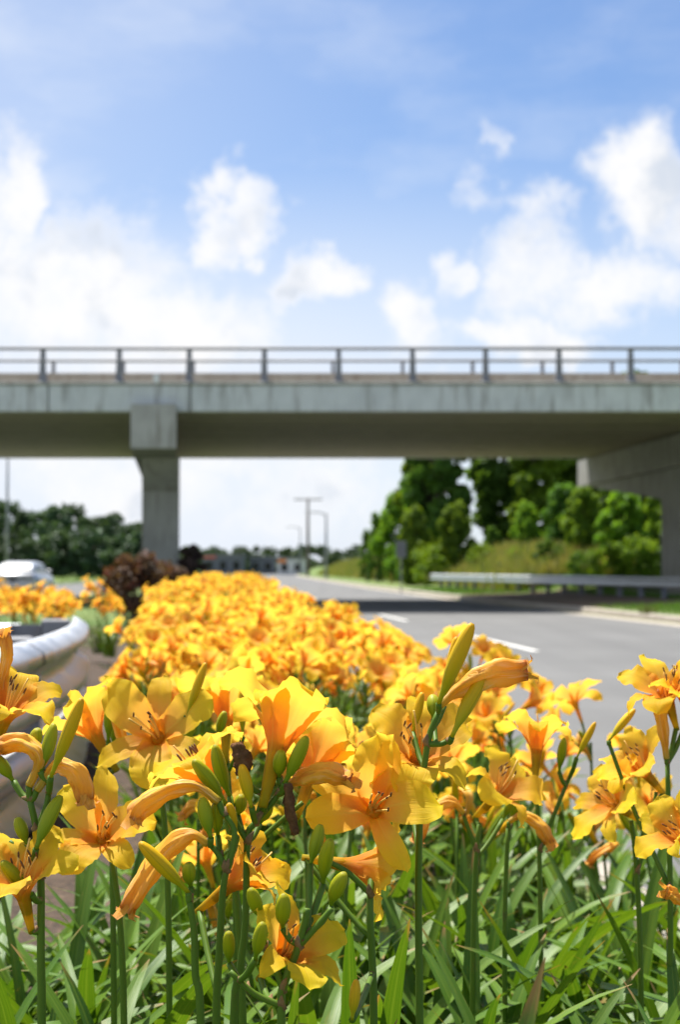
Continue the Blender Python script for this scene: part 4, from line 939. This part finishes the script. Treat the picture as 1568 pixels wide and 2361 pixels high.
# far wood closing the road: one mass
mb = MB(); q = random.Random(31); bl = []
for i in range(230):
    px = q.uniform(380, 900); D = q.uniform(430, 520); x = XN(px, D); top = 1262 - 14*mnoise.noise((px*.012, 0, 0)) - 10*mnoise.noise((px*.05, 3, 0)) + (px < 560)*(0) 
    zt_ = EYE+(HOR-top)/FPX*D; bl.append((x, D, zt_*q.uniform(.1, .92), q.uniform(1.2, 2.1)))
wd = ob('far_wood', foliage(q, bl, 46, .8).mesh('far_wood', 'leaf_far', False, False)); stuff(wd); wd['label'] = 'low distant wood closing the view under the bridge'; wd['category'] = 'wood'
# shrubs in the median
def shrub(name, label, x, y, z, W, H, mt, seed, per=70, size=.035):
    q = random.Random(seed); o = thing(name, label, 'shrub', (x, y, z)); bl = []; st = MB()
    for i in range(34):
        an = i*2.4; t = q.random(); rr = W*.5*q.uniform(.1, .92)*(1-.35*t); c = (cos(an)*rr, sin(an)*rr, H*(.18+.75*t)*(1-.25*(rr/(W*.5))**2)); bl.append(c+(W*.13,))
        st.tube([(cos(an)*.05, sin(an)*.05, -.05), (c[0]*.5, c[1]*.5, c[2]*.55), c], [.012, .008, .004], 5)
    ob('stems', st.mesh('stems', 'bark'), o); ob('crown', foliage(q, bl, per, size).mesh('crown', mt, False, False), o); return o
shrub('red_shrub', 'reddish-brown rounded shrub between the two flower patches', XN(312, 21), 21, .14, 1.15, 1.22, 'leaf_red', 3, 80, .045)
shrub('red_shrub', 'smaller reddish shrub at the foot of the median pier', XN(385, 27), 27, .14, 1.0, 1.12, 'leaf_red', 4, 80, .05)
shrub('plum_shrub', 'dark plum shrub right of the median pier column', XN(444, 44), 44, .14, 1.1, 1.75, 'leaf_plum', 5, 80, .07)

# ------------------------------------------------------------------ grasses
def blades(q, n_, place, hmin, hmax, wd, mt, name, lab, head=0.0):
    mb = MB(); V = mb.V; F = mb.F
    for _ in range(n_):
        x, D = place(q); z = terrain(x, D); h = q.uniform(hmin, hmax); an = q.uniform(0, 6.28); ln = q.uniform(.05, .4)*h; sx, sy = cos(an)*wd, sin(an)*wd; i0 = len(V); a2 = q.uniform(0, 6.28)
        lx, ly = cos(a2)*ln, sin(a2)*ln
        V += [(x-sx, D-sy, z-.02), (x+sx, D+sy, z-.02), (x+lx*.35-sx*.8, D+ly*.35-sy*.8, z+h*.6), (x+lx*.35+sx*.8, D+ly*.35+sy*.8, z+h*.6), (x+lx, D+ly, z+h)]
        F += [(i0, i0+1, i0+3, i0+2), (i0+2, i0+3, i0+4)]
    mb.FM = [0]*len(F); mb.UV = [(0, 0)]*len(V); o = ob(name, mb.mesh(name, mt, False, False)); stuff(o); o['label'] = lab; o['category'] = 'grass'; return o
def place_bank(q):
    D = 60 + 190*q.random()**1.5; return K(D) + 3.2 + 10*q.random()**1.3 + .5*q.gauss(0, 1), D
blades(random.Random(1), 44000, place_bank, .40, 1.0, .034, 'drygrass', 'tall_grass', 'tall mixed green and dry grass covering the right bank')
def place_verge(q):
    D = 26 + 50*q.random()**1.3; return K(D) + .2 + q.random()**.8*5.2, D
def place_verge2(q):
    while True:
        x, D = place_verge(q); o = x-K(D)
        if not (39 < D < 57 and o < 3.8): return x, D
blades(random.Random(2), 26000, place_verge2, .05, .13, .010, 'lawn', 'verge_grass', 'short lit grass along the right kerb')
blades(random.Random(4), 9000, lambda q: (K(60)-RW-MW-RW2-q.uniform(.5, 60), q.uniform(60, 190)), .1, .35, .03, 'lawn', 'slope_grass', 'green grass slope below the left wood')
wq = random.Random(8); wx, wy = K(33.3)+.10, 33.3
mb = MB()
for i in range(70):
    an = wq.uniform(0, 6.28); h = wq.uniform(.08, .22); rr = wq.uniform(0, .18); mb.tube([(rr*cos(an), rr*sin(an)*2, -.02), (rr*1.4*cos(an), rr*2.5*sin(an), h)], [.008, .002], 3, False)
tag(ob('weed_tuft', mb.mesh('weed_tuft', 'drygrass', True, False), loc=(wx, wy, .15)), 'brownish weed tuft growing over the right kerb in the sun', 'weed')
# storm drain in the kerb
dr = thing('storm_drain', 'dark storm drain grate at the shaded right kerb', 'drain', (K(41.5)-.34, 41.5, .004))
ob('frame', MB().box(-.30, .30, -.45, .45, 0, .02).mesh('frame', 'iron', False, False), dr)
for i in range(7): ob('bar', MB().box(-.24+.07*i, -.205+.07*i, -.38, .38, .02, .032).mesh('bar', 'post', False, False), dr)

# ------------------------------------------------------------------ poles, sign, car, far buildings
def pole(label, px, D, top, arm=None, r=.10, tee=False, mt='polemetal', name='lamp_pole', cat='pole'):
    x = XN(px, D); z = terrain(x, D); zt_ = EYE+(HOR-top)/FPX*D; o = thing(name, label, cat, (x, D, z)); h = zt_-z
    ob('shaft', MB().tube([(0, 0, -.2), (0, 0, h*.5), (0, 0, h)], [r, r*.8, r*.6], 10).mesh('shaft', mt, True, False), o)
    ob('base', MB().box(-r*1.8, r*1.8, -r*1.8, r*1.8, -.1, .12, .02).mesh('base', 'conc', False, False), o)
    if arm:
        ob('arm', MB().tube(bez([(0, 0, h-.3), (arm*.4, 0, h+.05), (arm, 0, h+.12)], 8), r*.45, 8).mesh('arm', mt, True, False), o)
        ob('lamp_head', MB().box(arm-.15, arm+.75 if arm > 0 else arm+.15, -.16, .16, h+.02, h+.17, .04).mesh('lamp_head', mt, False, False) if arm > 0 else MB().box(arm-.75, arm+.15, -.16, .16, h+.02, h+.17, .04).mesh('lamp_head', mt, False, False), o)
    if tee:
        ob('crossarm', MB().box(-2.2, 2.2, -.08, .08, h-.35, h-.15, .02).mesh('crossarm', mt, False, False), o)
        for k in (-2, -1.2, 1.2, 2): ob('insulator', MB().tube([(k, 0, h-.15), (k, 0, h+.15)], [.08, .05], 8).mesh('insulator', 'bldg', True, False), o)
    return o
pole('tall grey lamp pole at the left picture edge', 15, 115, 1012, arm=1.8, r=.13)
pole('wooden utility pole with a crossarm in the far gap under the bridge', 710, 240, 1148, r=.30, tee=True, mt='wood', name='utility_pole')
pole('far lamp pole right of the crossarm pole, its arm to the left', 752, 170, 1183, arm=-1.6, r=.18)
pole('smallest far lamp pole left of the crossarm pole', 692, 330, 1216, arm=-2.4, r=.2)
sg = thing('road_sign', 'small dark sign on a post in the grass before the wood', 'sign', (XN(925, 72), 72, terrain(XN(925, 72), 72)))
hz = EYE+(HOR-1248)/FPX*72 - sg.location.z
ob('post', MB().box(-.035, .035, -.025, .025, -.3, hz-.02, .005).mesh('post', 'post', False, False), sg)
pl_ = ob('panel', MB().box(-.24, .24, -.045, -.030, hz-.78, hz, .004).mesh('panel', 'signback', False, False), sg)
ob('bracket', MB().box(-.2, .2, -.030, -.0255, hz-.6, hz-.55).mesh('bracket', 'post', False, False), sg)
# silver car on the opposite carriageway, seen from behind
def car(x, y, label):
    o = thing('parked_car' if False else 'car', label, 'car', (x, y, 0))
    def shell(prof, name, mt, parent=o):     # prof: list of (y, [(x half-width, z)...]) cross-sections
        V = []; F = []; k = len(prof[0][1]); full = 2*k
        for (yy, sec) in prof:
            V += [(-a, yy, z) for a, z in sec] + [(a, yy, z) for a, z in reversed(sec)]
        for i in range(len(prof)-1):
            for j in range(full): jj = (j+1) % full; F.append((i*full+j, i*full+jj, (i+1)*full+jj, (i+1)*full+j))
        F.append(tuple(range(full-1, -1, -1))); F.append(tuple((len(prof)-1)*full+j for j in range(full)))
        return ob(name, mk(name, V, F, mt), parent)
    def s(w_, zb, zt_): return [(w_*.86, zb), (w_*.98, zb+.12), (w_, (zb+zt_)*.5), (w_*.97, zt_-.07), (w_*.86, zt_)]
    body = shell([(-2.2, s(.80, .34, .88)), (-2.05, s(.88, .25, .98)), (-1.2, s(.91, .20, 1.0)), (.6, s(.91, .20, .98)), (1.3, s(.90, .20, .93)), (2.0, s(.86, .24, .82)), (2.2, s(.76, .34, .70))], 'body', 'carpaint')
    shell([(-1.92, [(.74, .95), (.72, 1.0), (.70, 1.02), (.66, 1.03)]), (-1.35, [(.80, .95), (.76, 1.12), (.68, 1.34), (.56, 1.385)]), (-.6, [(.82, .95), (.77, 1.15), (.69, 1.40), (.56, 1.45)]), (.3, [(.82, .95), (.77, 1.14), (.68, 1.36), (.56, 1.41)]), (1.15, [(.78, .92), (.76, .94), (.74, .95), (.70, .96)])], 'cabin', 'carpaint')
    def quad(name, pts, mt, par): return ob(name, mk(name, pts, [tuple(range(len(pts)))], mt, smooth=False), par)
    def slab(name, pts, mt, off, par=o):
        off = Vector(off); P = [Vector(p) for p in pts]; k = len(P); V = [p+off for p in P] + [p-off*.6 for p in P]
        return ob(name, mk(name, V, [tuple(range(k)), tuple(range(2*k-1, k-1, -1))] + [(i, k+i, k+(i+1) % k, (i+1) % k) for i in range(k)], mt, smooth=False), par)
    slab('rear_window', [(-.60, -1.87, 1.05), (.60, -1.87, 1.05), (.52, -1.42, 1.33), (-.52, -1.42, 1.33)], 'glass', (0, -.025, .03))
    slab('windscreen', [(.64, 1.02, 1.0), (-.64, 1.02, 1.0), (-.52, .38, 1.36), (.52, .38, 1.36)], 'glass', (0, .025, .03))
    for sx in (-1, 1):
        for (y0, y1) in ((-1.25, -.42), (-.34, .45)): slab('side_window', [(sx*.795, y0, 1.06), (sx*.795, y1+.12, 1.04), (sx*.715, y1-.05, 1.31), (sx*.715, y0+.12, 1.31)][::sx], 'glass', (sx*.02, 0, .006))
        slab('tail_lamp', [(sx*.55, -2.175, .70), (sx*.80, -2.12, .70), (sx*.80, -2.10, .86), (sx*.55, -2.155, .86)][::sx], 'redlens', (0, -.03, 0))
        slab('headlight', [(sx*.45, 2.15, .55), (sx*.74, 2.10, .55), (sx*.74, 2.08, .68), (sx*.45, 2.13, .68)][::-sx], 'whitepaint', (0, .04, 0))
        mir = MB().box(sx*.93-.09, sx*.93+.09, .48, .60, .98, 1.12, .03); ob('mirror', mir.mesh('mirror', 'carpaint', False, False), o)
        for wy_ in (-1.35, 1.35):
            wh = ob('wheel', MB().tube([(sx*.70, wy_, .32), (sx*.74, wy_, .32), (sx*.88, wy_, .32), (sx*.915, wy_, .32)], [.29, .32, .32, .29], 20).mesh('wheel', 'rubber', True, False), o)
            ob('rim', MB().tube([(sx*.90, wy_, .32), (sx*.925, wy_, .32)], [.21, .18], 14).mesh('rim', 'galv', True, False), wh)
    ob('bumper', MB().box(-.84, .84, -2.28, -2.12, .36, .58, .05).mesh('bumper', 'carpaint', False, False), o)
    ob('number_plate', MB().box(-.16, .16, -2.20, -2.188, .64, .76).mesh('number_plate', 'whitepaint', False, False), o)
    return o
car(XN(44, 62), 63, 'silver car roof and dark rear window behind the left flower patch')
# low far buildings and panels along the road
def bldg(label, px0, px1, D, top, wall, band=None, depth=10):
    x0, x1 = XN(px0, D), XN(px1, D); z = terrain((x0+x1)/2, D); z = max(z, -.05); h = EYE+(HOR-top)/FPX*D - z; o = thing('low_building', label, 'building', ((x0+x1)/2, D, z)); w_ = (x1-x0)/2
    ob('wall', MB().box(-w_, w_, 0, depth, -.4, h).mesh('wall', wall, False, False), o)
    ob('roof', MB().box(-w_-.3, w_+.3, -.3, depth+.3, h+.002, h+.35).mesh('roof', 'bgroof', False, False), o)
    nwin = max(2, int(w_*2/3.2))
    for i in range(nwin):
        xx = -w_ + (i+.5)*2*w_/nwin; wi = ob('window', MB().box(xx-.75, xx+.75, -.05, .03, h*.25, h*.7).mesh('window', 'glass', False, False), o)
        ob('frame', MB().box(xx-.85, xx+.85, -.065, -.01, h*.7, h*.7+.12).mesh('frame', 'bgroof', False, False), wi)
    if band: ob('sign_band', MB().box(-w_, -w_*.35, -.2, -.06, h-.75, h-.02).mesh('sign_band', band, False, False), o)
    return o
bldg('low white far building with an orange sign band beside the road', 640, 702, 330, 1289, 'bldg', 'orange')
bldg('low grey far building with reddish sign, right of the plum shrub', 468, 560, 390, 1281, 'bldg_d', 'redpanel')
bldg('low dark far building between the grey and the white one', 575, 632, 400, 1285, 'bldg_d')
print('objects', len(bpy.data.objects), 'tris', sum(len(m.polygons) for m in bpy.data.meshes)*2)
